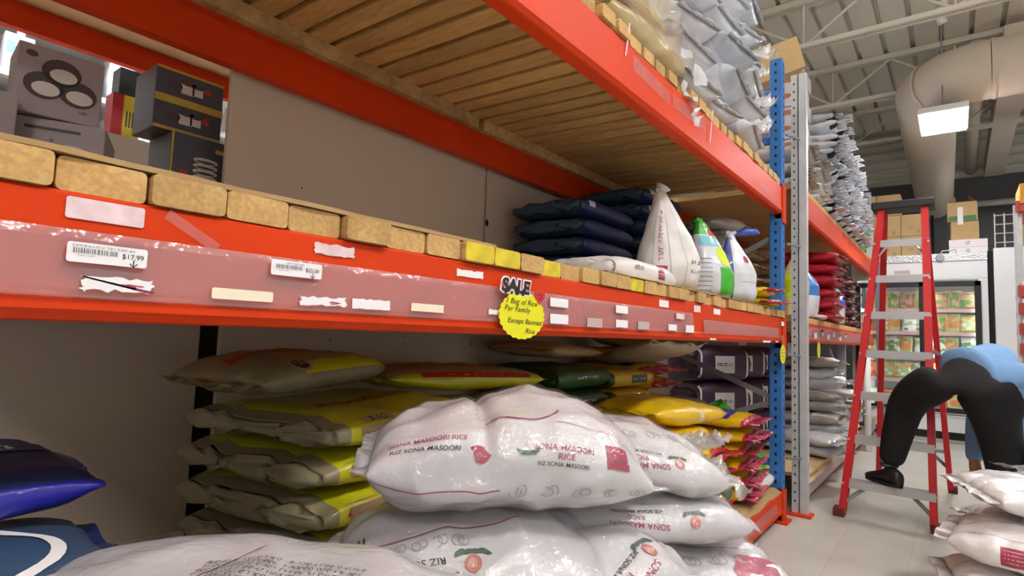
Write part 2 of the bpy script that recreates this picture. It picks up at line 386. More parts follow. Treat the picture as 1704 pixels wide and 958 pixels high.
def bag_mesh(name, L, Wd, H, mats, seed=0, nu=34, nt=32, n=2.6, endp=4.0, hexp=0.55, pinch=0.10, fin=0.02, wr=0.006, lump=0.012, gather=0.01,
             colfn=None, bend=None, decals=(), off=0.0019, flat=0.82, endh=0.0):
    """a filled sack lying along x; decals = (vf, x, arc, rot, material index)"""
    sd = seed * 7.31
    if endh > 0: fin = 0
    def S(u, t):
        au = min(abs(u), 1.0)
        h = max(0.0, 1 - au ** endp) ** hexp
        h = max(h, 0.012, endh * (1 - .12 * au ** 40))
        hw = Wd / 2 * (1 - pinch * au ** 3)
        hh = H / 2 * h
        c, s = math.cos(t), math.sin(t)
        e = 2.0 / n
        y = hw * sp(c, e); z = hh * sp(s, e); x = L / 2 * u
        q = Vector((x * 3.2 + sd, y * 3.2, z * 3.2 + sd))
        lu = noise.noise(q) * lump * h
        w2 = -abs(noise.noise(Vector((x * 8 + sd, y * 8 - sd, z * 8)))) * wr * 1.6 * h
        w3 = noise.noise(Vector((x * 17 - sd, y * 17, z * 17 + sd))) * wr * 0.5 * h
        g = gather * (au ** 5) * (0.25 + h) * math.sin(y * 75 + 3 * noise.noise(Vector((y * 9, x * 2, sd))))
        nl = Vector((0, c, s)); d = lu + w2 + w3 + g * abs(s)
        y += nl.y * d; z += nl.z * d
        if z < -H / 2 * flat: z = -H / 2 * flat + (z + H / 2 * flat) * 0.15
        if bend: x, y, z = bend(x, y, z)
        return Vector((x, y, z))
    V = []; Fc = []; MI = []
    us = [-1 + 2 * i / nu for i in range(nu + 1)]
    us = [math.copysign(abs(u) ** 0.85, u) for u in us]
    for u in us:
        for k in range(nt): V.append(S(u, 2 * PI * k / nt))
    for i in range(nu):
        for k in range(nt):
            k2 = (k + 1) % nt
            Fc.append((i * nt + k, i * nt + k2, (i + 1) * nt + k2, (i + 1) * nt + k))
            um = (us[i] + us[i + 1]) / 2; tm = 2 * PI * (k + .5) / nt
            MI.append(colfn(um, tm) if colfn else 0)
    # sealed ends
    for sgn, row in ((-1, 0), (1, nu)):
        base = [row * nt + k for k in range(nt)]
        if fin > 0:
            st = len(V)
            for k in range(nt):
                p = V[base[k]].copy(); yy = p.y
                wob = 0.006 * math.sin(yy * 60 + sd) + 0.01 * noise.noise(Vector((yy * 6, sd, sgn)))
                V.append(Vector((p.x + sgn * fin * (1 + 0.25 * noise.noise(Vector((yy * 15, sd, 3)))), p.y, p.z + wob)))
            for k in range(nt):
                k2 = (k + 1) % nt; Fc.append((base[k], base[k2], st + k2, st + k)); MI.append(colfn(sgn * 1.05, 0) if colfn else 0)
            base = [st + k for k in range(nt)]
        if endh > 0:
            # folded, tucked end face: rings running in to a crumpled seam
            rim = [V[b].copy() for b in base]; cen = Vector((0, 0, 0))
            for p in rim: cen += p / nt
            for q, push in ((.86, .010), (.6, .014), (.3, .010)):
                st = len(V)
                for k in range(nt):
                    p = rim[k]; yy = cen.y + (p.y - cen.y) * (q + .1); zz = cen.z + (p.z - cen.z) * q
                    cr = .012 * noise.noise(Vector((yy * 14 + sd, zz * 22, sgn))) + .006 * math.sin(yy * 50 + zz * 90 + sd)
                    V.append(Vector((p.x + sgn * (push + cr), yy, zz)))
                for k in range(nt):
                    k2 = (k + 1) % nt; Fc.append((base[k], base[k2], st + k2, st + k)); MI.append(colfn(sgn * 1.05, 0) if colfn else 0)
                base = [st + k for k in range(nt)]
        for k in range(nt // 2):
            q = [base[k], base[k + 1], base[nt - k - 1], base[(nt - k) % nt]]
            q = list(dict.fromkeys(q))
            if len(q) > 2: Fc.append(tuple(q)); MI.append(colfn(sgn * 1.05, 0) if colfn else 0)
    # decals
    if decals:
        tab = []; acc = 0; prev = None
        N = 160
        for i in range(N + 1):
            t = 1.5 * PI - 2 * PI * i / N
            c, s = math.cos(t), math.sin(t); e = 2 / n
            p = Vector((Wd / 2 * sp(c, e), H / 2 * sp(s, e), 0))
            if prev is not None: acc += (p - prev).length
            tab.append((acc, t)); prev = p
        zero = tab[N // 4][0]
        def arc2t(a):
            a += zero
            if a <= 0: return tab[0][1]
            for i in range(1, N + 1):
                if tab[i][0] >= a:
                    (a0, t0), (a1, t1) = tab[i - 1], tab[i]
                    return t0 + (t1 - t0) * ((a - a0) / max(1e-9, a1 - a0))
            return tab[-1][1]
        for vf, dx, da, rot, mi in decals:
            vs, fs = vf
            if not vs: continue
            bm = bmesh.new(); bv = [bm.verts.new((a, b, 0)) for a, b in vs]
            for f in fs:
                try: bm.faces.new([bv[i] for i in f])
                except ValueError: pass
            for _ in range(4):
                le = [e for e in bm.edges if e.calc_length() > 0.006]
                if not le: break
                bmesh.ops.subdivide_edges(bm, edges=le, cuts=1)
            bm.verts.ensure_lookup_table(); bm.faces.ensure_lookup_table()
            c, s = math.cos(rot), math.sin(rot); st = len(V)
            for v in bm.verts:
                a = dx + c * v.co.x - s * v.co.y; b = da + s * v.co.x + c * v.co.y
                u = max(-0.97, min(0.97, a / (L / 2))); t = arc2t(b) % (2 * PI)
                def G(u, t):
                    lo, hi = 0, nu
                    while hi - lo > 1:
                        m_ = (lo + hi) // 2
                        if us[m_] <= u: lo = m_
                        else: hi = m_
                    fu = (u - us[lo]) / (us[lo + 1] - us[lo]); q = t / (2 * PI) * nt; k = int(q) % nt; ft = q - int(q); k2 = (k + 1) % nt
                    a0 = V[lo * nt + k].lerp(V[lo * nt + k2], ft); a1 = V[(lo + 1) * nt + k].lerp(V[(lo + 1) * nt + k2], ft)
                    return a0.lerp(a1, fu)
                p = G(u, t); pu = G(u + .02, t); pt = G(u, (t - .04) % (2 * PI))
                nn = (pu - p).cross(pt - p)
                if nn.length > 1e-12: nn.normalize()
                V.append(p + nn * off)
            for f in bm.faces: Fc.append(tuple(st + v.index for v in f.verts)); MI.append(mi)
            bm.free()
    me = bpy.data.meshes.new(name)
    me.from_pydata(V, [], Fc)
    for m in mats: me.materials.append(m)
    for p, mi in zip(me.polygons, MI): p.material_index = mi; p.use_smooth = True
    me.validate()
    return me

def place(name, me, loc, rot=(0, 0, 0), label=None, cat='bag', group=None, parent=None):
    o = bpy.data.objects.new(name, me); COL.objects.link(o)
    o.location = loc; o.rotation_euler = Euler([math.radians(a) for a in rot])
    ORG[o] = Vector(loc)
    if parent: o.parent = parent
    return tag(o, label, cat if not parent else None, group)

ORDN = ['first', 'second', 'third', 'fourth', 'fifth', 'sixth', 'seventh', 'eighth', 'ninth', 'tenth', 'eleventh', 'twelfth', 'thirteenth', 'fourteenth', 'fifteenth', 'sixteenth', 'seventeenth', 'eighteenth', 'nineteenth', 'twentieth'] + \
       ['twenty-' + w for w in ('first', 'second', 'third', 'fourth', 'fifth', 'sixth', 'seventh', 'eighth', 'ninth')] + ['thirtieth'] + ['thirty-' + w for w in ('first', 'second', 'third', 'fourth', 'fifth', 'sixth', 'seventh', 'eighth', 'ninth')]
def from_top(i, n):
    return 'topmost' if i == n - 1 else ('lowest' if i == 0 else ORDN[n - 1 - i] + ' down')

def film_mesh(name, w, h, m, seed=0, amp=0.03, nx=22, ny=16, curl=0.0, taper=0.0):
    """a crumpled sheet of plastic, w along x from 0, h across y"""
    V = []; Fc = []
    for i in range(nx + 1):
        for j in range(ny + 1):
            a = i / nx; b = j / ny - .5
            x = w * a; y = h * b * (1 - taper * a)
            z = amp * (noise.noise(Vector((a * 4 + seed, b * 5, seed))) + 0.5 * noise.noise(Vector((a * 9, b * 13 + seed, 1)))) * (0.3 + a) + curl * a * a
            x += 0.15 * w * noise.noise(Vector((b * 6, seed, 2))) * a
            V.append((x, y, z))
    for i in range(nx):
        for j in range(ny):
            k = i * (ny + 1) + j; Fc.append((k, k + 1, k + ny + 2, k + ny + 1))
    me = bpy.data.meshes.new(name); me.from_pydata(V, [], Fc); me.materials.append(m)
    for p in me.polygons: p.use_smooth = True
    return me

# ================================================================== SETTING
struct('floor', MB().box(-3, 13, -4, 5, -0.1, 0), floor_mat())

# corrugated roof deck (ribs run along the aisle), darker recess and far wall
def deck(y0, y1, x0, x1, z, pitch=0.24, dep=0.05):
    mb = MB(); prof = []
    y = y0
    while y < y1:
        prof += [(y, z), (y + pitch * .80, z), (y + pitch * .84, z + dep), (y + pitch * .95, z + dep)]
        y += pitch
    vs = []; fs = []
    for (yy, zz) in prof: vs += [(x0, yy, zz), (x1, yy, zz)]
    for i in range(len(prof) - 1): fs.append((2 * i, 2 * i + 1, 2 * i + 3, 2 * i + 2))
    mb.add(vs, fs); mb.box(x0, x1, y0, y1, z + dep + 0.01, z + dep + 0.05)
    return mb
struct('ceiling', deck(-4, 5, -3, 9.7, 4.2), DECKM)
mb = MB().box(9.7, 12.6, -4, 5, 5.2, 5.3).box(9.68, 9.72, -4, 5, 4.26, 5.2)
struct('trim_1', mb, DARKWALL)
# far wall: charcoal below, ribbed white sheet above
struct('wall_far', MB().box(12.0, 12.2, -4, 5, 0, 3.9), DARKWALL)
mb = MB(); z = 3.9; vs = []; fs = []; prof = []
while z < 5.2:
    prof += [(12.05, z), (12.05, z + .07), (11.99, z + .09), (11.99, z + .14)]; z += .16
for (x, zz) in prof: vs += [(x, -4, zz), (x, 5, zz)]
for i in range(len(prof) - 1): fs.append((2 * i, 2 * i + 1, 2 * i + 3, 2 * i + 2))
mb.add(vs, fs); struct('trim_2', mb, DECKM)

struct('wall_left', MB().box(-3.2, -3.0, 1.0, 5, 0, 4.3), PANELM)  # unseen wall, spans only the next aisle, to block ambient light there
struct('wall_back', MB().box(-3.2, 12.2, 5.0, 5.2, 0, 4.3), PANELM)
# white wall boards behind the rack
def wall_board(x0, x1, z0, z1, label, seed):
    mb = MB().box(x0, x1, 1.765, 1.785, z0, z1)
    t = tag(mb.build('wall_rack', PANELM, kind='structure', bevel=0.002), label)
    return t
wall_board(-1.2, 0.755, 0.0, 1.16, 'white wall board behind the navy bags on the bottom shelf', 1)
wall_board(0.815, 2.008, 0.0, 1.16, 'white wall board behind the lime yellow rice bags', 2)
wall_board(0.79, 2.008, 1.175, 2.02, 'beige white wall board above the middle shelf, beside the cookware boxes', 3)
wall_board(2.020, 3.75, 1.175, 2.02, 'beige white wall board behind the navy bags of the middle shelf', 4)
wall_board(2.013, 3.75, 0.0, 1.16, 'white wall board behind the green bags of the bottom shelf', 5)
struct('dark_gap_sheets', MB().box(0.752, 0.818, 1.79, 1.80, 0, 1.18).box(2.0, 2.03, 1.79, 1.80, 1.17, 2.0), DARK)  # black sheets standing in for the darkness of the board gaps
# torn screw holes along the seam
mb = MB()
for (x, z, r) in ((2.028, 1.55, .018), (2.002, 1.36, .012), (1.05, 1.50, .004), (1.35, 1.42, .004), (1.7, 1.38, .004), (1.2, 0.98, .004), (1.55, .97, .004), (1.95, .97, .006)):
    vs, fs = disc2d(r * .6, r, 10, 1, .4, x); flat_add(mb, (vs, fs), (x, 1.7635, z), (1, 0, 0), (0, 0, 1), 0)
struct('trim_4', mb, DARK)

# ================================================================== RACK
def post_mesh(mb, x0, x1, y0, y1, z0, z1, holes=True, mi=0):
    mb.box(x0, x1, y0, y1, z0, z1, mi)
    if holes:
        z = z0 + .06
        while z < z1 - .03:
            vs, fs = disc2d(.0075, .011, 8, 1)
            flat_add(mb, (vs, fs), ((x0 + x1) / 2, y0 - .0012, z), (1, 0, 0), (0, 0, 1), 1)
            flat_add(mb, (vs, fs), (x0 - .0012, (y0 + y1) / 2, z), (0, 1, 0), (0, 0, 1), 1)
            z += .052
    return mb

def beam_mesh(x0, x1, yf, z0, z1, depth=.05, back=False):
    """step beam: front face at yf (towards the aisle), lip along the bottom"""
    s = -1 if back else 1
    P = [(0, z0 + .010), (0.006, z0 + .002), (.012, z0), (depth, z0), (depth, z1 - .03), (depth - .018, z1 - .03), (depth - .018, z1), (.004, z1), (0, z1 - .004), (0, z0 + .035), (-.0035, z0 + .031), (-.0035, z0 + .014)]
    mb = MB()
    mb.prism(P, lambda a, b: (x0, yf + s * a, b), lambda a, b: (x1, yf + s * a, b))
    return mb

RX0, RX1 = -0.06, 3.625
rack = thing('pallet_rack', 'orange and blue pallet rack filling the left side of the aisle', 'shelving', (1.8, 1.25, 0))
for x in (RX0, RX1):
    for y0, y1, n in ((.80, .87, 'front'), (1.66, 1.73, 'rear')):
        p = post_mesh(MB(), x - .036, x + .036, y0, y1, 0.012, 2.76).build('upright_post', [BLUE, DARK], rack, bevel=.004)
        MB().box(x - .06, x + .06, y0 - .03, y1 + .03, 0, .012).build('foot_plate', ORANGE, p)
    if x > 1:
        for z in (.33, 1.05, 2.26, 2.55):
            MB().bar((x, .86, z), (x, 1.67, z), .03, .04).build('frame_brace', BLUE, rack)
        for a, b in (((x, .86, 1.66), (x, 1.67, 1.25)), ((x, .86, 1.24), (x, 1.67, 1.68)), ((x, .86, .68), (x, 1.67, .36)), ((x, .86, .7), (x, 1.67, 1.02))):
            MB().bar(a, b, .018, .03).build('frame_brace', STEEL, rack)
x0, x1 = RX0 + .036, RX1 - .036
levels = dict(bottom=(.045, .174), middle=(1.024, 1.174), top=(1.795, 1.958))
fronts = {}
for nm, (z0, z1) in levels.items():
    f = beam_mesh(x0, x1, .80, z0, z1).build('beam', ORANGE, rack, label='orange front beam of the %s shelf' % nm)
    fronts[nm] = f
    for xa in (x0 - .074, x1):
        cb = MB().box(xa, xa + .074, .792, .80, z0 - .055, z1 + .01)
        cb.box(xa + (.0 if xa > 1 else .066), xa + (.008 if xa > 1 else .074), .80, .84, z0 - .03, z1 + .02)
        cb.build('end_connector', ORANGE, f, bevel=.002)
    bk = beam_mesh(x0, x1, 1.73, z0, z1 - (.02 if nm == 'top' else 0), back=True).build('beam', ORANGE, rack, label='orange rear beam of the %s shelf' % nm)
# ledger strips on the top rear beam
for xa, xb in ((-.02, 1.83), (1.87, 3.58)):
    lb = MB().box(xa, xb, 1.665, 1.745, 1.938, 1.990, 0).box(xb, xb + .0015, 1.665, 1.745, 1.938, 1.990, 1)
    lb.build('ledger_strip', [LEDGER, YELLOWPAINT], rack, bevel=.003)

# --- tags and the clear price channel on the middle front beam
mid = fronts['middle']
def channel(xa, xb, z0, z1):
    mb = MB()
    P = [(-.002, z0), (-.009, z0 + .002), (-.011, z0 + .012), (-.007, z1 - .01), (-.004, z1), (-.0032, z1), (-.0062, z1 - .01), (-.010, z0 + .012), (-.0082, z0 + .003), (-.002, z0 + .001)]
    mb.prism(P, lambda a, b: (xa, .80 + a, b), lambda a, b: (xb, .80 + a, b))
    return mb.build('price_channel', CLEAR, mid, label='clear plastic price strip')
channel(-.02, 2.14, 1.050, 1.130); channel(2.255, 3.47, 1.054, 1.110)
def ragged(w, h, seed, amt):
    pts = []
    n = 11
    for side in range(4):
        for k in range(n):
            t = k / n - .5
            j = amt * (noise.noise(Vector((seed * 3.1 + side * 7 + k * .9, .3, 1))))
            if side == 0: pts.append((t * w, h / 2 - abs(j) * h))
            elif side == 1: pts.append((w / 2 - abs(j) * w * .3, -t * h))
            elif side == 2: pts.append((-t * w, -h / 2 + abs(j) * h * .8))
            else: pts.append((-w / 2 + abs(j) * w * .3, t * h))
    return pts
TAGS = [(.184, .264, 1.143, 1.168, 'p', 0), (.186, .267, 1.092, 1.115, 't1', 0), (.200, .279, 1.059, 1.079, 'w', .45), (.347, .434, 1.061, 1.076, 'c', 0), (.503, .582, 1.143, 1.164, 'p', .3),
        (.428, .512, 1.102, 1.125, 't2', 0), (.476, .563, 1.060, 1.077, 'w', .45), (.572, .653, 1.060, 1.078, 'w', .15), (.702, .786, 1.063, 1.078, 'c', .05), (.829, .914, 1.141, 1.157, 'w', .3), (.921, .960, 1.067, 1.079, 'w', .3),
        (1.154, 1.236, 1.098, 1.120, 'w', 0), (1.156, 1.238, 1.056, 1.080, 'w', 0), (1.335, 1.417, 1.053, 1.078, 'g', 0), (1.498, 1.575, 1.099, 1.122, 'w', 0), (1.500, 1.577, 1.056, 1.080, 'w', .2), (1.647, 1.731, 1.055, 1.080, 'g', 0), (1.833, 1.915, 1.137, 1.162, 'w', .1), (1.955, 2.034, 1.100, 1.122, 'p', .2), (1.887, 1.962, 1.057, 1.080, 'w', .2),
        (2.047, 2.132, 1.054, 1.082, 'w', .1), (2.161, 2.234, 1.136, 1.163, 'p', .2), (2.390, 2.475, 1.138, 1.162, 'w', .1), (2.348, 2.423, 1.030, 1.050, 'w', 0), (3.164, 3.323, 1.026, 1.048, 'w', .2), (3.511, 3.575, 1.125, 1.150, 'w', .1), (3.43, 3.49, 1.030, 1.050, 'w', .1)]
for i, (xa, xb, za, zb, k, rg) in enumerate(TAGS):
    w, h = xb - xa, zb - za; cx, cz = (xa + xb) / 2, (za + zb) / 2
    yy = .7985 if za > 1.13 or za < 1.05 else .7865
    poly = ragged(w, h, i + 1, rg) if rg else rrect(w, h, .003)
    mb = MB(); mb.prism(poly, lambda a, b: (cx + a, yy, cz + b), lambda a, b: (cx + a, yy - .0006, cz + b), 0)
    o = (cx, yy - .0012, cz); A = ((1, 0, 0), (0, 0, 1))
    if k in ('t1', 't2'):
        x = -.034
        rr = random.Random(5 + i)
        while x < .008:
            bw = rr.choice((.0006, .0009, .0014)); flat_add(mb, gridrect(bw, .006), o, *A, 1, off=(x, .002)); x += bw + rr.choice((.0007, .001, .0014))
        flat_add(mb, text2d('$17.99' if k == 't1' else '$25.00', .0085), o, *A, 2, off=(.025, .0))
        flat_add(mb, scrib('PARBOILED RICE LONG GRAIN 8KG' if k == 't1' else 'RICE 40LB  BAG', .0038), o, *A, 1, off=(-.004, .0075))
        flat_add(mb, scrib('000000 00000', .0025), o, *A, 1, off=(-.022, -.0035))
        flat_add(mb, gridrect(.0012, .008), o, *A, 2, off=(.026, -.007)); flat_add(mb, stroke2d([(-.004, .003), (0, -.001), (.004, .003)], .0012), o, *A, 2, off=(.026, -.0105))
    elif rg > .4:
        rr = random.Random(i)
        for _ in range(3): flat_add(mb, gridrect(rr.uniform(.008, .02), .0015), o, *A, 3, off=(rr.uniform(-.02, .03), rr.uniform(-.006, .004)), rot=rr.uniform(-.2, .2))
    base = dict(p=PAPER_P, c=PAPER_C, g=PAPER_G).get(k, PAPER)
    mb.build('price_label', [base, INKG, INK, BURG], mid)
# strips of clear tape stuck on the beams
def tape(x, z, w, h, rot, parent, yy=.7975):
    mb = MB(); c, s = math.cos(rot), math.sin(rot)
    vs, fs = gridrect(w, h, .008)
    mb.add([(x + c * a - s * b, yy - .0015 * abs(noise.noise(Vector((a * 90, b * 90, x)))), z + s * a + c * b) for a, b in vs], fs)
    mb.build('clear_tape', CLEAR, parent)
tape(.322, 1.148, .075, .014, -.5, mid)
top = fronts['top']
for (x, z, w, h, r_) in ((1.75, 1.90, .30, .05, -.05), (2.1, 1.905, .35, .05, .04), (3.2, 1.86, .2, .03, 0)): tape(x, z, w, h, r_, top)
for (x, za, zb) in ((1.545, 1.99, 1.905), (2.32, 1.97, 1.855)):
    MB().tube([(x, .785, za + .02), (x + .004, .794, (za + zb) / 2), (x - .003, .7955, zb)], .0022, 6).build('hanging_string', PAPER, top)

# --- deck boards
def boards(z, n, pitch, x_start, gap, nm, lab, zback=0.0, yellow=(), group=''):
    for i in range(n):
        rr = random.Random(i * 31 + int(z * 100))
        xa = x_start + i * pitch
        if xa + pitch > RX1 + .0: break
        w = pitch - gap
        y0 = .80 + rr.uniform(-.012, .006); y1 = 1.745; th = .040
        a = MB()
        ang = math.atan2(zback, y1 - .82)
        P = rrect(w, th, .006, 2)
        dz = rr.uniform(0, .0015)
        a.prism(P, lambda p, q: (xa + w / 2 + p, y0, z + dz + th / 2 + q), lambda p, q: (xa + w / 2 + p, y1, z + dz + zback + th / 2 + q), 0)
        if i in yellow:
            a.prism(rrect(w * .98, th * .96, .006, 2), lambda p, q: (xa + w / 2 + p, y0 - .001, z + dz + th / 2 + q), lambda p, q: (xa + w / 2 + p, y0 + .02, z + dz + th / 2 + q), 1)
        me_mats = [PINE, YELLOWPAINT]
        t = a.build('deck_board', me_mats, smooth=False)
        l = lab % ORDN[i] if i < len(ORDN) else lab
        if i in yellow: l = l.replace('pine', 'yellow-painted pine')
        tag(t, l, 'board', group)
boards(1.174, 40, .0958, -.018, .004, 'mid', 'pine board across the middle shelf, %s from its left end', 0, yellow=(9, 10, 12, 17), group='deck boards of the middle shelf')
boards(1.958, 40, .1, -.018, .022, 'top', 'pine board across the top shelf, %s from its left end', .033, yellow=(), group='deck boards of the top shelf')

# corrugated sheet on the middle boards
mb = MB(); n = 60
for k in range(n):
    xa = -.06 + 1.02 * k / n; xb = -.06 + 1.02 * (k + 1) / n
    ya = .802 + .010 * noise.noise(Vector((xa * 9, 0, 0))); yb = .802 + .010 * noise.noise(Vector((xb * 9, 0, 0)))
    mb.add([(xa, ya, 1.2165), (xb, yb, 1.2165), (xb, 1.70, 1.2165), (xa, 1.70, 1.2165), (xa, ya, 1.2235), (xb, yb, 1.2235), (xb, 1.70, 1.2235), (xa, 1.70, 1.2235)],
           [(0, 3, 2, 1), (4, 5, 6, 7), (0, 1, 5, 4), (2, 3, 7, 6)])
mb.build('cardboard_sheet', CARD, label='brown corrugated cardboard sheet lying over the left boards of the middle shelf', cat='cardboard')
mb = MB()  # unseen sheet added to keep light from leaking between the boards
mb.add([(-.06, .83, 2.0025), (3.58, .83, 2.0025), (3.58, 1.74, 2.0365), (-.06, 1.74, 2.0365), (-.06, .83, 2.0065), (3.58, .83, 2.0065), (3.58, 1.74, 2.0405), (-.06, 1.74, 2.0405)], [(0, 3, 2, 1), (4, 5, 6, 7), (0, 1, 5, 4), (1, 2, 6, 5), (2, 3, 7, 6), (3, 0, 4, 7)])
mb.build('cardboard_sheet', CARD, label='added cardboard sheet over the top shelf boards, blocking light under the bags', cat='cardboard')
# cardboard strip under the standing bags
mb = MB(); n = 50
for k in range(n):
    xa = 1.45 + 1.9 * k / n; xb = 1.45 + 1.9 * (k + 1) / n
    f = lambda x: .792 + .016 * noise.noise(Vector((x * 12, 3, 0)))
    g = lambda x: 1.2175 - .007 * max(0, noise.noise(Vector((x * 17, 5, 0))))
    mb.add([(xa, f(xa), g(xa)), (xb, f(xb), g(xb)), (xb, 1.45, 1.2165), (xa, 1.45, 1.2165), (xa, f(xa), g(xa) + .003), (xb, f(xb), g(xb) + .003), (xb, 1.45, 1.2195), (xa, 1.45, 1.2195)],
           [(0, 3, 2, 1), (4, 5, 6, 7), (0, 1, 5, 4), (2, 3, 7, 6)])
mb.build('cardboard_sheet', CARD, label='thin torn cardboard under the standing bags on the middle shelf', cat='cardboard')

# bottom shelf: plywood deck with brown paper
mb = MB().box(RX0, RX1, .83, 1.72, .176, .192)
mb.build('plywood_deck', CARD2, label='plywood deck lying on the bottom beams of the rack', cat='board')
mb = MB(); nx, ny = 60, 16; vs = []; fs = []
for i in range(nx + 1):
    for j in range(ny + 1):
        x = 1.3 + 2.28 * i / nx; y = .80 + .6 * j / ny
        z = .1945 + .007 * max(0, noise.noise(Vector((x * 6, y * 6, 0)))) + .004 * abs(noise.noise(Vector((x * 15, y * 15, 0))))
        if j == 0: z = .178
        vs.append((x, y + .02 * noise.noise(Vector((x * 5, j, 0))), z))
for i in range(nx):
    for j in range(ny): a = i * (ny + 1) + j; fs.append((a, a + ny + 1, a + ny + 2, a + 1))
mb.add(vs, fs); mb.build('brown_paper_sheet', CARD, smooth=True, label='crumpled brown paper covering the bottom shelf deck beside the masala bags', cat='paper')
tape(3.0, .11, .9, .06, .0, fronts['bottom'])

# --- sale sign
sg = thing('sale_sign', 'yellow starburst card reading SALE 1 Bag of Rice Per Family on the middle beam', 'sign', (1.035, .79, 1.02))
pts = []
for k in range(96):
    a = 2 * PI * k / 96; r_ = .0865 + .0045 * abs(math.sin(a * 12)) - .003
    pts.append((r_ * math.cos(a) * .99, r_ * math.sin(a) * .63))
C0 = (1.035, .781, 1.070)
mb = MB(); mb.prism(pts, lambda a, b: (C0[0] + a, C0[1], C0[2] + b), lambda a, b: (C0[0] + a, C0[1] - .001, C0[2] + b), 0)
oo = (C0[0], C0[1] - .0022, C0[2]); AX = ((1, 0, 0), (0, 0, 1))
for s, z, x, sz in (('1 Bag of Rice', .0285, -.004, .0175), ('Per Family', .0115, -.020, .0175), ('Except Basmati', -.0155, .010, .0165), ('Rice', -.0355, .03, .0165)):
    flat_add(mb, text2d(s, sz, .0, .25, squash=1.3), oo, *AX, 1, off=(x, z), rot=-.03)
mb.build('card', [YCARD, INK], sg)
mb = MB(); sc = (1.006, .7795, 1.1345)
flat_add(mb, text2d('SALE', .040, .14, .1, squash=1.2), sc, *AX, 1, rot=-.02)
flat_add(mb, text2d('SALE', .040, .05, .1, squash=1.2), (sc[0], sc[1] - .001, sc[2]), *AX, 0, rot=-.02)
mb.build('sale_lettering', [INK, PAPER], sg)
hp = []
for k in range(40):
    t = 2 * PI * k / 40; hp.append((.0016 * 16 * math.sin(t) ** 3 * .85, .0016 * (13 * math.cos(t) - 5 * math.cos(2 * t) - 2 * math.cos(3 * t) - math.cos(4 * t)) * .75))
mb = MB(); hc = (1.098, .779, 1.117)
mb.prism(hp, lambda a, b: (hc[0] + a, hc[1], hc[2] + b), lambda a, b: (hc[0] + a, hc[1] - .001, hc[2] + b), 0)
flat_add(mb, stroke2d([(-.012, .002), (-.003, .008), (.004, .001), (.012, .006)], .002), (hc[0], hc[1] - .002, hc[2]), *AX, 1)
flat_add(mb, stroke2d([(-.004, -.008), (.003, -.002), (.010, -.006)], .002), (hc[0], hc[1] - .002, hc[2]), *AX, 1)
mb.build('heart_cutout', [mat('heart_red', '#c8252f', .5), INK], sg)

def hang_tag(x, y, z, label, w=.062):
    t = thing('sale_tag', label, 'tag', (x, y, z))
    pts = []
    for k in range(60):
        a = 2 * PI * k / 60; q = 1 + .05 * abs(math.sin(a * 9)); pts.append((w * q * math.cos(a), .052 * q * math.sin(a)))
    mb = MB(); mb.prism(pts, lambda a, b: (x + a, y, z + b), lambda a, b: (x + a, y - .001, z + b), 0)
    for dz, ww in ((.026, .03), (.008, .05), (-.012, .04), (-.03, .025)):
        flat_add(mb, stroke2d([(-ww + 2 * ww * i / 12, .004 * math.sin(i * 2.3)) for i in range(13)], .003), (x, y - .002, z + dz), *AX, 1)
    mb.build('card', [YCARD, INKG], t)
    MB().box(x - .02, x + .02, y - .0005, y + .0005, z + .04, z + .11).build('clear_tape', CLEAR, t)
hang_tag(3.54, .785, .962, 'yellow oval tag hanging at the right end of the near middle beam')

# ================================================================== FOREGROUND RICE BAGS
def squiggles(n, w, size, seed):
    """rounded looping letters of the second script on the rice bags (grey outline)"""
    rr = random.Random(seed); out_v = []; out_f = []
    for k in range(n):
        cx = -w / 2 + w * (k + .5) / n
        for part in range(2):
            a0 = rr.uniform(0, 360); p = arcpts(size * rr.uniform(.28, .42), size * rr.uniform(.35, .5), a0, a0 + rr.uniform(200, 380), 12, cx + part * size * .38, rr.uniform(-.1, .1) * size)
            v, f = stroke2d(p, size * .11); b = len(out_v); out_v += v; out_f += [tuple(b + i for i in q) for q in f]
    return out_v, out_f
def badge_lines(x, a, rot, w, h, mi_bg, mi_fg):
    out = [(gridrect(w, h), x, a, rot, mi_bg)]
    return out
WM = [BAGW, BURG, INK, INKF, ORANGEINK, GREENINK, PINKINK, PAPER]
def fruit(x, a, s, rot=0):
    s *= .62
    c, q = math.cos(rot), math.sin(rot)
    def o(dx, dy): return (x + c * dx - q * dy, a + q * dx + c * dy)
    d = [(disc2d(.016 * s, .02 * s, 16, 2), *o(0, 0), rot, 4), (disc2d(.009 * s, .012 * s, 12, 1), *o(.002 * s, 0), rot, 6)]
    for an in (-50, -15, 20, 60):
        r_ = math.radians(an); ox, oy = o(.03 * s * math.sin(r_), -.022 * s - .006 * s * math.cos(r_))
        d.append((disc2d(.013 * s, .006 * s, 10, 1, .3, an), ox, oy, rot + r_ * .7, 5))
    return d
def sona(x, a, rot, k=1.0, short=False):
    k *= .58
    c, q = math.cos(rot), math.sin(rot)
    def o(dx, dy): return (x + c * dx * k - q * dy * k, a + q * dx * k + c * dy * k)
    return [(text2d('SONA MASOORI', .027 * k, .012, 0, spacing=1.02), *o(0, .026), rot, 1), (text2d('RICE', .027 * k, .012), *o(.005, -.002), rot, 1),
            (text2d('RIZ SONA MASOORI', .019 * k, .01), *o(0, -.028), rot, 2)]
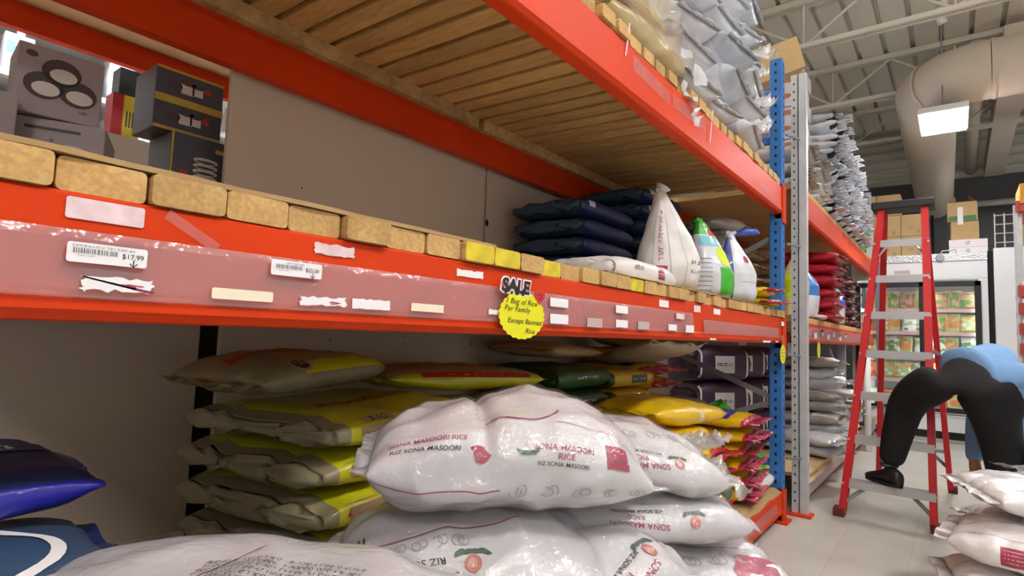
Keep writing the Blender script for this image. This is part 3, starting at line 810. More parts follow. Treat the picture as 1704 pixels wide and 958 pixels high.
def badge(x, a, rot, k=1.0):
    k *= .72
    c, q = math.cos(rot), math.sin(rot)
    def o(dx, dy): return (x + c * dx * k - q * dy * k, a + q * dx * k + c * dy * k)
    return [(gridrect(.062 * k, .022 * k, .01), *o(0, -.02), rot, 1), (gridrect(.056 * k, .036 * k, .01), *o(0, .012), rot, 1), (scrib('PREMIUM', .010 * k, .004), *o(0, -.02), rot, 6), (stroke2d([(-.018 * k, 0), (-.006 * k, .008 * k), (.008 * k, 0), (.018 * k, .006 * k)], .003 * k), *o(0, .012), rot, 6)]
LAB = 'white rice bag with burgundy lettering, %s'
GRP = 'white rice bags piled in the aisle'

# top left bag of the pile
def bend1(x, y, z):
    z += .018 * math.sin((x + .05) * 9) - .12 * x * x
    z -= .014 * math.exp(-((x + .058) / .012) ** 2) * (1 if z > 0 else .2)
    return x, y, z
dc = []
dc += [(text2d('SONA MASOORI RICE', .0118, .012), -.145, .076, -.08, 1), (text2d('RIZ SONA MASOORI', .0112, .009), -.148, .058, -.08, 2)]
dc += sona(.062, .036, -.04, .82) + badge(.152, .048, .12, .95) + fruit(.004, .055, .85)
dc += [(stroke2d([(-.28 + .05 * i, -.022 - .003 * math.sin(i)) for i in range(6)], .0022), 0, 0, 0, 1), (squiggles(4, .13, .017, 3), -.14, -.03, -.04, 3), (squiggles(5, .15, .018, 4), -.12, .085, 0, 3), (squiggles(5, .3, .026, 9), .1, .15, 0, 3),
       (stroke2d(arcpts(.06, .03, 200, 350), .0025), .0, .135, 0, 1), (gridrect(.026, .024, .01), -.066, .05, .5, 1), (stroke2d([(.05 + .04 * i, .098 - .002 * i) for i in range(7)], .002), 0, 0, 0, 6), (squiggles(6, .3, .024, 12), .12, -.025, 0, 3)]
me = bag_mesh('rice_bag', .46, .34, .205, WM, 3, 110, 110, 2.3, 3.0, .58, .22, .022, .014, .024, .012, None, bend1, dc)
F1 = place('rice_bag', me, (.81, .64, .815), (4, 7, -42), LAB % 'topmost of the pile on the left', 'bag', GRP)
# top right bag
def bend2(x, y, z): return x, y, z - .25 * max(0, x) ** 2
dc = badge(-.10, .03, math.pi + .05, 1) + sona(.02, .032, math.pi + .03, 1) + fruit(.105, .03, 1, math.pi)
dc += [(stroke2d([(-.1 + .05 * i, -.02) for i in range(7)], .002), 0, 0, 0, 6), (squiggles(6, .3, .026, 21), .0, .12, 0, 3), (squiggles(6, .3, .024, 22), .03, -.035, 0, 3)]
me = bag_mesh('rice_bag', .44, .34, .13, WM, 5, 100, 100, 2.4, 4.5, .5, .14, .022, .013, .020, .012, None, bend2, dc)
F2 = place('rice_bag', me, (1.05, .59, .798), (4, 6, -36), LAB % 'right end of the pile top, its film end flaring', 'bag', GRP)
fm = film_mesh('clear_plastic_end', .11, .24, FILM, 4, .04, curl=-.02, taper=.25)
place('clear_plastic_end', fm, (.20, -.02, .01), (10, 8, 0), parent=F2)
fm = film_mesh('clear_plastic_end', .10, .20, FILM, 8, .04, curl=.03, taper=.2)
place('clear_plastic_end', fm, (.20, .04, .02), (-15, 2, 0), parent=F2)
# middle layer left
dc = [(text2d('RIZ SONA MASOORI', .0165, .011), -.115, .075, math.pi + .16, 2), (text2d('SONA MASOORI', .0165, .012), -.08, .052, math.pi + .16, 1)]
dc += fruit(.0, .08, 1.3, math.pi) + [(squiggles(6, .19, .022, 31), -.10, .115, .14, 3), (squiggles(6, .2, .024, 33), -.08, .015, .1, 3), (stroke2d([(-.28 + .06 * i, .108 + .01 * i) for i in range(7)], .0022), 0, 0, 0, 1), (stroke2d([(-.2 + .06 * i, -.055 + .01 * i) for i in range(8)], .0022), 0, 0, 0, 1)]
dc += [(gridrect(.003, .05, .01), -.22 + .008 * i, .14, .1, 2) for i in range(8)]
me = bag_mesh('rice_bag', .44, .34, .185, WM, 8, 100, 100, 2.3, 3.0, .55, .2, .022, .014, .022, .012, None, None, dc)
place('rice_bag', me, (.745, .66, .642), (6, -2, -44), LAB % 'in the middle layer under the topmost one', 'bag', GRP)
# middle layer, end towards the camera
dc = sona(.03, .045, math.pi + .45, 1.15) + fruit(.10, .085, 1.2, math.pi + .3) + [(disc2d(.022, .02, 16, 2, .4, 3), -.09, .0, 0, 1), (squiggles(5, .16, .02, 41), -.04, .08, .2, 3)]
me = bag_mesh('rice_bag', .30, .30, .15, WM, 11, 90, 90, 2.3, 3.0, .55, .18, .022, .010, .022, .014, None, None, dc)
place('rice_bag', me, (.865, .53, .63), (8, -12, -28), LAB % 'bulging between the middle layer bags', 'bag', GRP)
# middle layer right
dc = sona(-.02, .028, math.pi - .06, 1.0) + fruit(.09, .02, 1.0, math.pi) + [(squiggles(7, .36, .024, 51), .0, -.04, .03, 3), (stroke2d([(-.2 + .05 * i, -.02) for i in range(9)], .002), 0, 0, 0, 6)]
me = bag_mesh('rice_bag', .46, .34, .11, WM, 14, 90, 90, 2.4, 4.5, .5, .14, .022, .009, .018, .012, None, None, dc)
place('rice_bag', me, (1.075, .565, .697), (5, 3, -36), LAB % 'on the right of the middle layer', 'bag', GRP)
# third layer right
dc = [(disc2d(.05, .04, 16, 2, .4, 3), -.13, .09, 0, 1), (disc2d(.05, .045, 16, 2, .4, 5), .15, .07, 0, 1), (scrib('PRODUCT OF INDIA  NET WT', .012, .003), -.2, .11, .9, 2), (scrib('KEEP IN A DRY PLACE', .012, .003), -.22, .13, .9, 2), (stroke2d([(-.05 + .05 * i, .15 - .004 * i) for i in range(5)], .002), 0, 0, 0, 1), (squiggles(5, .25, .03, 61), .02, .1, 0, 3)]
me3 = bag_mesh('rice_bag', .48, .36, .14, WM, 17, 90, 90, 2.4, 4.5, .5, .14, .022, .010, .02, .014, None, None, dc)
place('rice_bag', me3, (1.12, .50, .575), (5, 2, -36), LAB % 'lowest on the right, by the bottom beam', 'bag', GRP)
fm = film_mesh('clear_plastic_end', .09, .22, FILM, 14, .05, curl=-.03)
p3 = place('clear_plastic_end', fm, (.21, -.02, .01), (10, 12, 0), parent=bpy.data.objects[-1] if False else [o for o in bpy.data.objects if o.data == me3][0])
# near bag at the bottom left of the picture
dc = []
for i in range(9):
    wl = .20 - .01 * (i % 3)
    dc.append((scrib(('PRODUCT OF INDIA  PACKED FOR EXPORT', 'STORE IN A COOL DRY PLACE AWAY FROM', 'INGREDIENTS SONA MASOORI RICE WASH', 'NUTRITION FACTS  VALEUR NUTRITIVE')[i % 4], .0088, .003, 0), .03, .175 + .0105 * i, .02, 2))
dc += [(stroke2d([(-.02 + .03 * i, .15) for i in range(9)], .0018), 0, 0, 0, 6), (gridrect(.22, .003, .01), -.06, .2, 1.1, 6), (stroke2d([(.02, .02), (.06, .05), (.10, .06)], .002), 0, 0, 0, 3)]
me = bag_mesh('rice_bag', .54, .38, .17, WM, 21, 110, 110, 2.3, 2.6, .6, .2, .025, .008, .014, .010, None, None, dc)
place('rice_bag', me, (.31, .58, .695), (3, 3, -52), LAB % 'nearest, along the bottom edge at the left', 'bag', GRP)
# clear crinkled overbags round the bags of the pile
def crinkle_mat():
    m = film_mat('crinkled_overbag_film', .10, .10, (1, 1, 1), .0)
    nt = m.node_tree
    n = [q for q in nt.nodes if q.type == 'TEX_NOISE'][0]; n.inputs['Scale'].default_value = 34; n.inputs['Detail'].default_value = 4; n.inputs['Distortion'].default_value = 1.5
    b = [q for q in nt.nodes if q.type == 'BUMP'][0]; b.inputs['Strength'].default_value = 1.0; b.inputs['Distance'].default_value = .012
    return m
CRINK = crinkle_mat()
for o in [q for q in bpy.data.objects if q.name.startswith('rice_bag') and q.get('group') == GRP and len(q.data.vertices) > 8000]:
    nb = (101 if len(o.data.vertices) else 0)
    bmx = bmesh.new(); bmx.from_mesh(o.data); bmx.faces.ensure_lookup_table()
    # keep the sack surface only (decal islands are separate pieces)
    seen = set(); stack_ = [bmx.faces[0]]; seen.add(bmx.faces[0].index)
    while stack_:
        f = stack_.pop()
        for e in f.edges:
            for g in e.link_faces:
                if g.index not in seen: seen.add(g.index); stack_.append(g)
    bmesh.ops.delete(bmx, geom=[f for f in bmx.faces if f.index not in seen], context='FACES')
    bmx.normal_update(); bmesh.ops.recalc_face_normals(bmx, faces=bmx.faces)
    for v in bmx.verts:
        v.co += v.normal * (.0035 + .004 * abs(noise.noise(v.co * 26)) + .003 * noise.noise(v.co * 60))
    mef = bpy.data.meshes.new('clear_overbag'); 
    for f in bmx.faces: f.material_index = 0
    bmx.to_mesh(mef); bmx.free(); mef.materials.clear(); mef.materials.append(CRINK)
    place('clear_overbag', mef, (0, 0, 0), (0, 0, 0), parent=o)
# layers below, out of the picture but carrying the pile
lo = bag_mesh('rice_bag', .46, .36, .155, WM, 30, 26, 24, 2.3, 2.8, .6, .2, .02, .006, .014, .01)
for c_, (x, y, n_, top_) in enumerate(((.27, .52, 3, .645), (.70, .52, 3, .58), (1.12, .43, 3, .435))):
    for i in range(n_):
        place('rice_bag', lo, (x, y, .205 + (top_ - .205) * i / max(1, n_ - 1) - (.0 if i < n_ - 1 else .0)), (0, 0, -42 + random.Random(c_ * 9 + i).uniform(-5, 5)), 'white rice bag carrying the aisle pile, %s column, %s from the floor' % (('left', 'middle', 'right')[c_], ORDN[i]), 'bag', GRP)
mb = MB()
for y in (.22, .32, .42, .52, .62, .72): mb.box(-.35, 1.6, y - .04, y + .04, .11, .13)
for x in (-.3, .6, 1.55): mb.box(x - .045, x + .045, .18, .76, .02, .11)
for y in (.22, .47, .72): mb.box(-.35, 1.6, y - .04, y + .04, 0, .02)
mb.build('wooden_pallet', PINE, label='low wooden pallet on the floor under the white rice bags', cat='pallet')

# ================================================================== BOTTOM SHELF STOCK
# navy bags at the left
def yfin(c_end, c_mid, lim=.86): return lambda u, t: 1 if abs(u) > lim else 0
nv = [BAGBLUE, BAGNAVY, PAPER, BURG]
dc = [(text2d('DAAWAT'[0:2], .06, .02), .17, .2, math.pi, 2), (gridrect(.16, .07), .17, .2, 0, 1), (disc2d(.03, .02, 14, 1), .12, .15, 0, 3)]
me1 = bag_mesh('rice_bag', .54, .42, .075, nv, 41, 44, 40, 3.2, 9, .4, .06, .03, .004, .008, .008, lambda u, t: 1 if math.sin(t) > .35 else 0, None, dc[1:] + dc[:1], endh=.5)
nl = 'royal blue rice bag at the left of the bottom shelf, %s in stack'
zz = [.24, .32, .40, .48, .56, .64, .708, .782]
for i, z in enumerate(zz):
    place('rice_bag', me1, ((-.02, .0, -.03, .01, -.02, .0, -.06, .02)[i], 1.16 + .02 * (i % 2), z), (0, 0, (0, 2, -3, 1, -2, 2, -4, 3)[i]), nl % from_top(i, 8), 'bag', 'blue rice bags at the left of the bottom shelf')
dc = [(stroke2d(arcpts(.13, .11, -60, 110, 20), .016), .12, .14, 0, 2)]
me2 = bag_mesh('rice_bag', .62, .34, .09, [BAGSTEEL, BAGNAVY, PAPER], 44, 40, 36, 3.0, 5, .5, .12, .02, .004, .006, .006, lambda u, t: 1 if math.sin(t) < .1 else 0, None, dc)
for i in range(6):
    place('rice_bag', me2, (-.02 + (.01 if i == 5 else 0), 1.0 - .02 * (i % 2), .24 + .092 * i) if i < 5 else (-.01, .975, .70), (0, 0, (1, -2, 2, 0, -1, -3)[i]), 'dull blue rice bag with white curve at the far left, %s' % from_top(i, 6), 'bag', 'dull blue rice bags at the far left')

# lime yellow rice stack: khaki ends face left, printed fronts face the aisle
lm = [BAGYG, BAGKH, REDINK, INK, BAGTAN]
def lime_cols(u, t):
    return 1 if u < -.86 else 0
def lime_decals(v):
    d = [(gridrect(.44, .026), .03, .004, 0, 4)]
    if v == 0:
        d += [(text2d('Mr.Goudas', .0175, .012, .3), -.135, .004, 0, 2), (text2d('PAR BOILED • LONG GRAIN', .0115, .005), .03, .004, 0, 3), (gridrect(.06, .014), .16, .006, 0, 2)]
    elif v == 1:
        d += [(gridrect(.09, .024), -.13, .036, 0, 4), (text2d('8 KG', .025, .014), -.13, .036, 0, 3), (text2d('Mr.Goudas', .0175, .012, .3), -.135, .0, 0, 2), (text2d('PAR BOILED • LONG GRAIN', .0115, .005), .03, .0, 0, 3)]
    else:
        d += [(text2d('PAR BOILED • LONG GRAIN', .0115, .005), -.03, .004, 0, 3), (gridrect(.07, .014), .10, .006, 0, 2), (text2d('Mr.Goudas', .0175, .012, .3), -.16, .004, 0, 2)]
    d += [(text2d('Mr.Goudas RICE', .05, .02, .2), .02, .20, 0, 2)]
    d += [(stroke2d([(-.2 + .04 * i, .026) for i in range(11)], .0015), 0, 0, 0, 4), (stroke2d([(-.2 + .04 * i, -.02) for i in range(11)], .0015), 0, 0, 0, 4)]
    return d
lmv = [bag_mesh('rice_bag', .52, .48, .088, lm, 50 + v, 56, 44, 3.4, 6, .45, .05, 0, .005, .010, .012, lime_cols, None, lime_decals(v), endh=.62) for v in range(3)]
n = 8
for i in range(n):
    rr = random.Random(i + 70)
    place('rice_bag', lmv[i % 3], (.89 + rr.uniform(-.015, .015), 1.25 + rr.uniform(-.012, .012), .236 + .0815 * i), (0, 0, 13 + rr.uniform(-2.5, 2.5)), 'lime yellow parboiled rice bag with khaki end, %s of its stack' % from_top(i, n), 'bag', 'lime yellow rice bags')
# two loose ones on top
def sag(x, y, z): return x, y, z - .16 * max(0, abs(x) - .1) ** 1.5
mt = bag_mesh('rice_bag', .42, .34, .095, lm, 61, 50, 40, 2.6, 3.5, .5, .12, .03, .009, .018, .014, lambda u, t: 1 if u < -.5 or math.sin(t) < .2 else (4 if math.sin(t) > .75 else 0), sag, [(text2d('Mr.Goudas RICE', .065, .02, .2), .05, .2, 0, 2), (disc2d(.022, .02, 14, 1), -.10, .045, 0, 3), (disc2d(.031, .028, 14, 1), -.10, .045, 0, 4)], )
place('rice_bag', mt, (.79, 1.34, .915), (0, -3, 14), 'crumpled khaki and yellow rice bag lying askew on top of the lime yellow stack', 'bag', 'lime yellow rice bags')
mt2 = bag_mesh('rice_bag', .70, .42, .085, lm, 63, 50, 40, 2.8, 4, .5, .1, .03, .008, .014, .012, lambda u, t: 4 if math.sin(t) > .5 else 0, None, [(text2d('Mr.Goudas RICE', .06, .02, .2), .0, .17, 0, 2), (gridrect(.5, .02), 0, .02, 0, 2)])
place('rice_bag', mt2, (1.42, 1.42, .872), (0, 2, -3), 'yellow and tan rice bag against the wall board, right of the crumpled one', 'bag', 'lime yellow rice bags')
n = 7
for i in range(n):
    place('rice_bag', lmv[(i + 2) % 3], (1.50, 1.28, .236 + .0875 * i), (0, 0, 0), 'lime yellow rice bag of the stack right of the first, %s' % from_top(i, n), 'bag', 'lime yellow rice bags')

# green and yellow stack
gm = [BAGY, BAGGREEN, PAPER, GREENINK]
gb = bag_mesh('flour_bag', .46, .36, .092, gm, 71, 44, 36, 3.6, 6, .45, .08, .02, .004, .008, .008, lambda u, t: 1 if u < -.82 else 0, None,
              [(gridrect(.16, .04), .05, .0, 0, 3), (scrib('ATTA FLOUR', .022, .006), .05, .0, 0, 2)], endh=.6)
gb_end = bag_mesh('flour_bag', .42, .40, .105, [BAGGREEN, BAGY, PAPER], 72, 44, 36, 3.8, 7, .42, .06, .02, .004, .008, .008, None, None,
                  [(scrib('FARINE D ATTA', .024, .006), .0, .004, 0, 2)], endh=.6)
n = 7
for i in range(n):
    rr = random.Random(i + 9)
    place('flour_bag', gb_end, (2.13 + rr.uniform(-.008, .008), 1.44, .247 + .1 * i), (0, 0, rr.uniform(-2, 2)), 'dark green flour bag, %s of the stack by the wall board' % from_top(i, n), 'bag', 'dark green flour bags')
    place('flour_bag', gb, (2.62 + rr.uniform(-.015, .015), 1.44, .24 + .097 * i), (0, 0, rr.uniform(-3, 3)), 'deep yellow flour bag beside the dark green stack, %s' % from_top(i, n), 'bag', 'deep yellow flour bags')
ob = bag_mesh('flour_bag', .5, .36, .08, [BAGTAN, BAGWINE, BAGY], 73, 36, 30, 2.8, 4, .5, .1, .02, .008, .012, .012)
place('flour_bag', ob, (2.2, 1.5, .955), (0, 2, 5), 'tan flour bag lying flat on the dark green stack', 'bag')
# masala style red and yellow bags
mm = [BAGY, BAGMAG, BAGBLUE, PAPER, GREENINK]
def mcol(u, t):
    if abs(u) > .9: return 1
    s = math.sin(t)
    if -.62 < u < -.1 and s > .55: return 2
    return 0
def mbend(x, y, z): return x, y, z + .03 * max(0, abs(x) - .12)
mbag = [bag_mesh('spice_bag', .50, .40, .082, mm, 80 + v, 46, 36, 2.7, 3.2, .55, .04, .05, .008, .014, .016, (mcol if v else lambda u, t: 1 if abs(u) > .88 else 0), mbend,
                 [(stroke2d([(-.2 + .03 * i, .006) for i in range(14)], .004), 0, 0, 0, 3)] if v else []) for v in range(2)]
n = 6
for i in range(n):
    rr = random.Random(i + 33)
    place('spice_bag', mbag[1 if i in (5, 3) else 0], (3.18 + rr.uniform(-.03, .03), 1.10 + rr.uniform(-.02, .02), .238 + .0735 * i), (0, 0, 90 + rr.uniform(-7, 7)), 'yellow and crimson flour bag, %s of the stack near the blue post' % from_top(i, n), 'bag', 'yellow and crimson flour bags')
for i in range(4):
    rr = random.Random(i + 43)
    place('spice_bag', mbag[i % 2], (2.80 + rr.uniform(-.02, .02), 1.17 + rr.uniform(-.02, .02), .238 + .078 * i), (0, 0, 90 + rr.uniform(-6, 6)), 'yellow and crimson flour bag, %s of the short stack left of the tall' % from_top(i, 4), 'bag', 'yellow and crimson flour bags')
for i in range(3):
    rr = random.Random(i + 53)
    place('spice_bag', mbag[i % 2], (2.95 + rr.uniform(-.02, .02), 1.50, .78 + .075 * i), (0, 0, 90 + rr.uniform(-10, 10)), 'yellow and crimson bag at the back beside the deep yellow stack, %s' % from_top(i, 3), 'bag', 'yellow and crimson bags at the back')
for i in range(7):
    place('spice_bag', mbag[0], (2.98, 1.52, .238 + .074 * i), (0, 0, 90), 'yellow and crimson bag in the back stack under the loose ones, %s' % from_top(i, 7), 'bag', 'yellow and crimson bags at the back')
yb = bag_mesh('flour_bag', .72, .40, .13, [BAGY, GREENINK, BAGYL], 90, 50, 40, 2.3, 3, .55, .25, .03, .007, .014, .016, lambda u, t: 1 if u > .25 and u < .6 and math.sin(t) > .8 else (2 if abs(u + .05) < .06 else 0))
place('flour_bag', yb, (2.50, 1.06, .70), (0, 4, -4), 'plump bright yellow flour bag lying on the stacks behind the white rice bags', 'bag')
for i in range(5):
    place('flour_bag', gb, (2.36, 1.04, .24 + .092 * i), (0, 0, 2 * (-1) ** i), 'deep yellow flour bag under the plump one, %s' % from_top(i, 5), 'bag', 'deep yellow flour bags')
fp = bag_mesh('flour_bag', .30, .26, .085, [BAGY, GREENINK], 92, 36, 30, 3.2, 5, .45, .06, .02, .006, .01, .012, None, None, [(gridrect(.16, .05), .02, .02, 0, 1)], endh=.6)
for i in range(3):
    place('flour_bag', fp, (2.62 + .02 * i, .945, .238 + .082 * i), (0, 0, (-8, 6, 20)[i]), 'small yellow flour packet at the deck edge beside white bags, %s' % from_top(i, 3), 'bag', 'small yellow flour packets')
# tan bags
tb = bag_mesh('grain_bag', .52, .36, .085, [BAGTAN, INK], 95, 40, 32, 2.5, 3.4, .5, .1, .03, .010, .016, .018)
tg = bag_mesh('grain_bag', .52, .36, .085, [BAGPALE, INKG], 96, 40, 32, 2.5, 3.4, .5, .1, .03, .010, .016, .018, None, None, [(scrib('GRAM', .03, .01), 0, .01, 0, 1)])
for i in range(6):
    place('grain_bag', tb if i < 4 else tg, (3.38 + .01 * (-1) ** i, 1.47, .238 + .080 * i), (0, 0, 90 + 5 * (-1) ** i), 'tan grain bag at the back of the bottom shelf near the rear post, %s' % from_top(i, 6), 'bag', 'tan grain bags')
for i in range(2):
    place('grain_bag', tg, (2.78 + .06 * i, 1.28, .952 + .0 * i) if i == 0 else (3.0, 1.42, 1.0 - .01), (0, (12, -8)[i], (60, 105)[i]), ('pale tan bag leaning on the stacks right under the middle beam', 'pale tan bag slumped behind the leaning one under the middle shelf')[i], 'bag')
gl = bag_mesh('grain_bag', .42, .32, .13, [BAGLIME, BAGYG, INK], 97, 40, 34, 2.4, 3, .55, .15, .02, .006, .01, .014, lambda u, t: 1 if math.sin(t) > .9 else 0, None, [(scrib('MASOOR', .05, .015), 0, .14, 0, 2), (scrib('DAL 20LB', .03, .01), 0, .10, 0, 2)])
place('grain_bag', gl, (3.48, 1.10, .44), (-38, -50, 75), 'green lentil bag propped up behind the blue post', 'bag')
wbm = bag_mesh('grain_bag', .26, .22, .10, [BAGW2, BURG, NAVYINK, INK], 98, 36, 32, 2.3, 3, .55, .15, .015, .005, .01, .012, None, None, [(disc2d(.035, .02, 14, 2), .02, .10, 0, 1), (disc2d(.02, .011, 12, 1), .02, .10, 0, 2), (disc2d(.03, .017, 12, 1), -.06, .11, .3, 2)])
place('grain_bag', wbm, (3.47, .945, .247), (0, 0, -4), 'small white printed bag at the foot of the blue post', 'bag')

# ================================================================== MIDDLE SHELF STOCK
ZM = 1.220
nvb = bag_mesh('rice_bag', .50, .42, .092, [BAGNAVY, BAGSTEEL, PAPER, INKG], 101, 40, 34, 3.6, 6, .45, .06, .03, .004, .007, .014, lambda u, t: 1 if abs(u) > .93 or (math.sin(t) < -.75) else 0, None, [], endh=.6)
nvt = bag_mesh('rice_bag', .50, .42, .092, [BAGNAVY, BAGSTEEL, PAPER, INKG], 102, 40, 34, 3.6, 6, .45, .06, .03, .004, .007, .014, lambda u, t: 1 if abs(u) > .93 or (math.sin(t) < -.75) else 0, None,
               [(gridrect(.045, .05), -.17, .02, 0, 2)] + [(gridrect(.03, .004), -.17, .006 + .009 * i, 0, 3) for i in range(4)], endh=.6)
for i in range(5):
    rr = random.Random(i + 3)
    place('rice_bag', nvt if i == 4 else nvb, (2.40 + rr.uniform(-.01, .01), 1.50, ZM + .045 + .0885 * i), (0, 0, rr.uniform(-1.5, 1.5)), 'navy blue rice bag, %s of the shorter left stack on the middle shelf' % from_top(i, 5), 'bag', 'navy rice bags on the middle shelf')
for i in range(7):
    rr = random.Random(i + 23)
    place('rice_bag', nvt if i in (6, 5, 1) else nvb, (2.97 + rr.uniform(-.01, .01), 1.47, ZM + .045 + .0885 * i), (0, 0, rr.uniform(-1.5, 1.5)), 'navy blue rice bag, %s of the taller right stack on the middle shelf' % from_top(i, 7), 'bag', 'navy rice bags on the middle shelf')
gcr = bag_mesh('rice_bag', .34, .30, .095, [BAGPALE, BAGG], 104, 40, 34, 2.4, 3, .5, .12, .03, .014, .02, .018)
for i in range(6):
    place('rice_bag', gcr, (3.40, 1.16, ZM + .045 + .09 * i), (0, 3 * (-1) ** i, 20 * (-1) ** i), 'crumpled beige bag right of the navy bags on the middle shelf, %s' % from_top(i, 6), 'bag', 'crumpled beige bags by the navy stack')
fl = bag_mesh('rice_bag', .56, .34, .115, [BAGW2, BURG, INK], 106, 44, 36, 3.2, 6, .45, .12, .02, .005, .008, .010, None, None, [(gridrect(.06, .05), .08, .01, 0, 1), (scrib('GRADE A', .02, .004), -.12, .015, 0, 2)] + [(gridrect(.05, .003), .08, .0 + .012 * i, 0, 0) for i in range(3)], endh=.6)
place('rice_bag', fl, (2.03, 1.08, ZM + .052), (0, 0, 1), 'white rice bag lying flat on the middle shelf in front of the navy stack', 'bag')

def standing(name, Wd, T, Ht, mats, seed, colfn, decals, label, loc, rz, neck=.35, ear=.05, tie=None, lean=0, tip=0.0):
    """upright sack with a gathered, twisted top; built lying along x then stood up"""
    def bend(x, y, z):
        t = (x / Ht) + .5                       # 0 bottom .. 1 top
        if t > 1 - neck:
            k = (t - (1 - neck)) / neck
            f = 1 - .86 * (k ** 1.2); y = y * f + tip * (k ** 1.3) * Wd; z *= max(.3, f)
        f2 = 1 + .04 * math.sin(t * 9 + seed); y *= f2
        return x, y, z
    me = bag_mesh(name, Ht, Wd, T, mats, seed, 60, 44, 2.5, 9, .42, .04, .012, .010, .018, .012, colfn, bend, decals, flat=1.3)
    t = thing(name, label, 'bag', loc)
    t.rotation_euler = (0, 0, math.radians(rz))
    b = bpy.data.objects.new('sack', me); COL.objects.link(b); b.parent = t
    # local x -> up ; local y -> -width ; local z -> towards the aisle
    M = Matrix(((0, -1, 0), (0, 0, -1), (1, 0, 0))).to_4x4()
    b.matrix_local = Matrix.Translation((0, 0, Ht / 2 + .014)) @ M
    return t, b
# white standing bag
dw = [(scrib('FINE BASMATI', .030, .01, 0, squash=.9), .0, .285, 0, 1), (gridrect(.26, .003), -.02, .325, 0, 3), (gridrect(.26, .003), -.02, .245, 0, 3)]
dw += [(gridrect(.065, .05), -.155, .285, 0, 1)] + [(gridrect(.005, .036), -.17 + .015 * i, .285, 0, 0) for i in range(3)]
dw += [(stroke2d([(-.2 + .05 * i, .17) for i in range(8)], .002), 0, 0, 0, 3), (scrib('10 LB', .024, .01), -.10, .12, math.pi / 2, 2), (scrib('4.5 KG', .02, .01), -.14, .12, math.pi / 2, 2)]
dw += [(disc2d(.012, .008, 10, 1, .3), .12, .28, .4, 4)]
t, b = standing('rice_bag', .27, .22, .45, [BAGW2, BURG, INK, INKF, mat('gold_emblem', '#9a8560', .5)], 111, None, dw, 'tall white rice bag standing with its top twisted, left of the green bag', (2.38, 1.0, ZM), -38, .72, tip=.16)
m = MB(); ORG[t] = Vector((2.38, 1.0, ZM))
m.tube([(2.35, 1.02, ZM + .44), (2.35, 1.02, ZM + .465), (2.362, 1.015, ZM + .488)], [.032, .018, .036], 12); o = m.build('twisted_top', BAGW2, t, smooth=True)
# green / lemon bag
def gcol(u, t):
    if u > .45: return 1
    if u > .25: return 4 if u < .38 and abs(math.sin(t)) > .4 else 1
    return 0
dg_ = [(gridrect(.13, .12), -.11, .12, 0, 1), (disc2d(.05, .045, 18, 2), .01, .13, 0, 3), (gridrect(.05, .20), .085, .19, 0, 2), (disc2d(.035, .045, 14, 1), .115, .13, 0, 4), (scrib('20', .025, .01), -.03, .10, math.pi / 2, 5)]
dg_ += [(gridrect(.003, .09), -.16 + .022 * i, .27, 0, 6) for i in range(8)]
t, b = standing('rice_bag', .25, .19, .385, [BAGLG, BAGLIME, SKYB, LEMON, REDINK, PAPER, INKG], 113, lambda u, tt: 1 if u > .62 else 0, dg_, 'bright green and white rice bag standing, gathered top tied, between two white bags', (2.80, .96, ZM), -35, .7, tip=.22)
ORG[t] = Vector((2.80, .96, ZM))
m = MB(); m.tube([(2.76, .99, ZM + .37), (2.75, .99, ZM + .39), (2.74, .985, ZM + .405), (2.73, .98, ZM + .395)], [.022, .014, .02, .006], 10); m.build('tied_top', BAGLIME, t, smooth=True)
# blue and white bag with blue tie
db = [(gridrect(.36, .075), -.01, .27, 0, 1), (disc2d(.02, .02, 16, 2), .04, .13, 0, 2), (gridrect(.010, .026), .04, .13, 0, 3), (gridrect(.003, .12), -.08, .13, 0, 4)]
t, b = standing('rice_bag', .25, .19, .375, [BAGLG, NAVYINK, BURG, NAVYINK, INKF], 115, None, db, 'white rice bag with a navy side panel and blue tie, next to the green one', (3.13, .945, ZM), -40, .6, tip=.1)
ORG[t] = Vector((3.13, .945, ZM))
m = MB(); m.tube([(3.10, .945, ZM + .36), (3.11, .94, ZM + .385), (3.14, .935, ZM + .395)], [.03, .014, .012], 10); m.build('gathered_neck', BAGG, t, smooth=True)
m = MB(); m.tube([(3.13, .935, ZM + .385), (3.19, .925, ZM + .40), (3.25, .92, ZM + .405), (3.275, .92, ZM + .40)], [.008, .022, .018, .004], 8); m.build('blue_tie', mat('blue_tie_plastic', '#3452b0', .4, coat=.4), t, smooth=True)
# yellow packets at the right end
pk = [bag_mesh('spice_bag', .30, .22, .06, [BAGY, BAGMAG, REDINK, mat('deep_yellow_pack', '#f0d213', .35, coat=.4)], 117 + v, 36, 30, 2.5, 3, .5, .05, .04, .006, .01, .014, (lambda u, t: 2 if math.sin(t) > .85 and abs(u) < .3 else (1 if abs(u) > .95 else 3))) for v in range(2)]
place('spice_bag', pk[0], (3.42, .93, ZM + .030), (0, 0, 65), 'yellow and red packet, lower of the pair beside the blue post', 'bag', 'yellow and red packets by the post')
place('spice_bag', pk[1], (3.36, .94, ZM + .082), (0, 4, 80), 'yellow and red packet, upper of the pair beside the blue post', 'bag', 'yellow and red packets by the post')

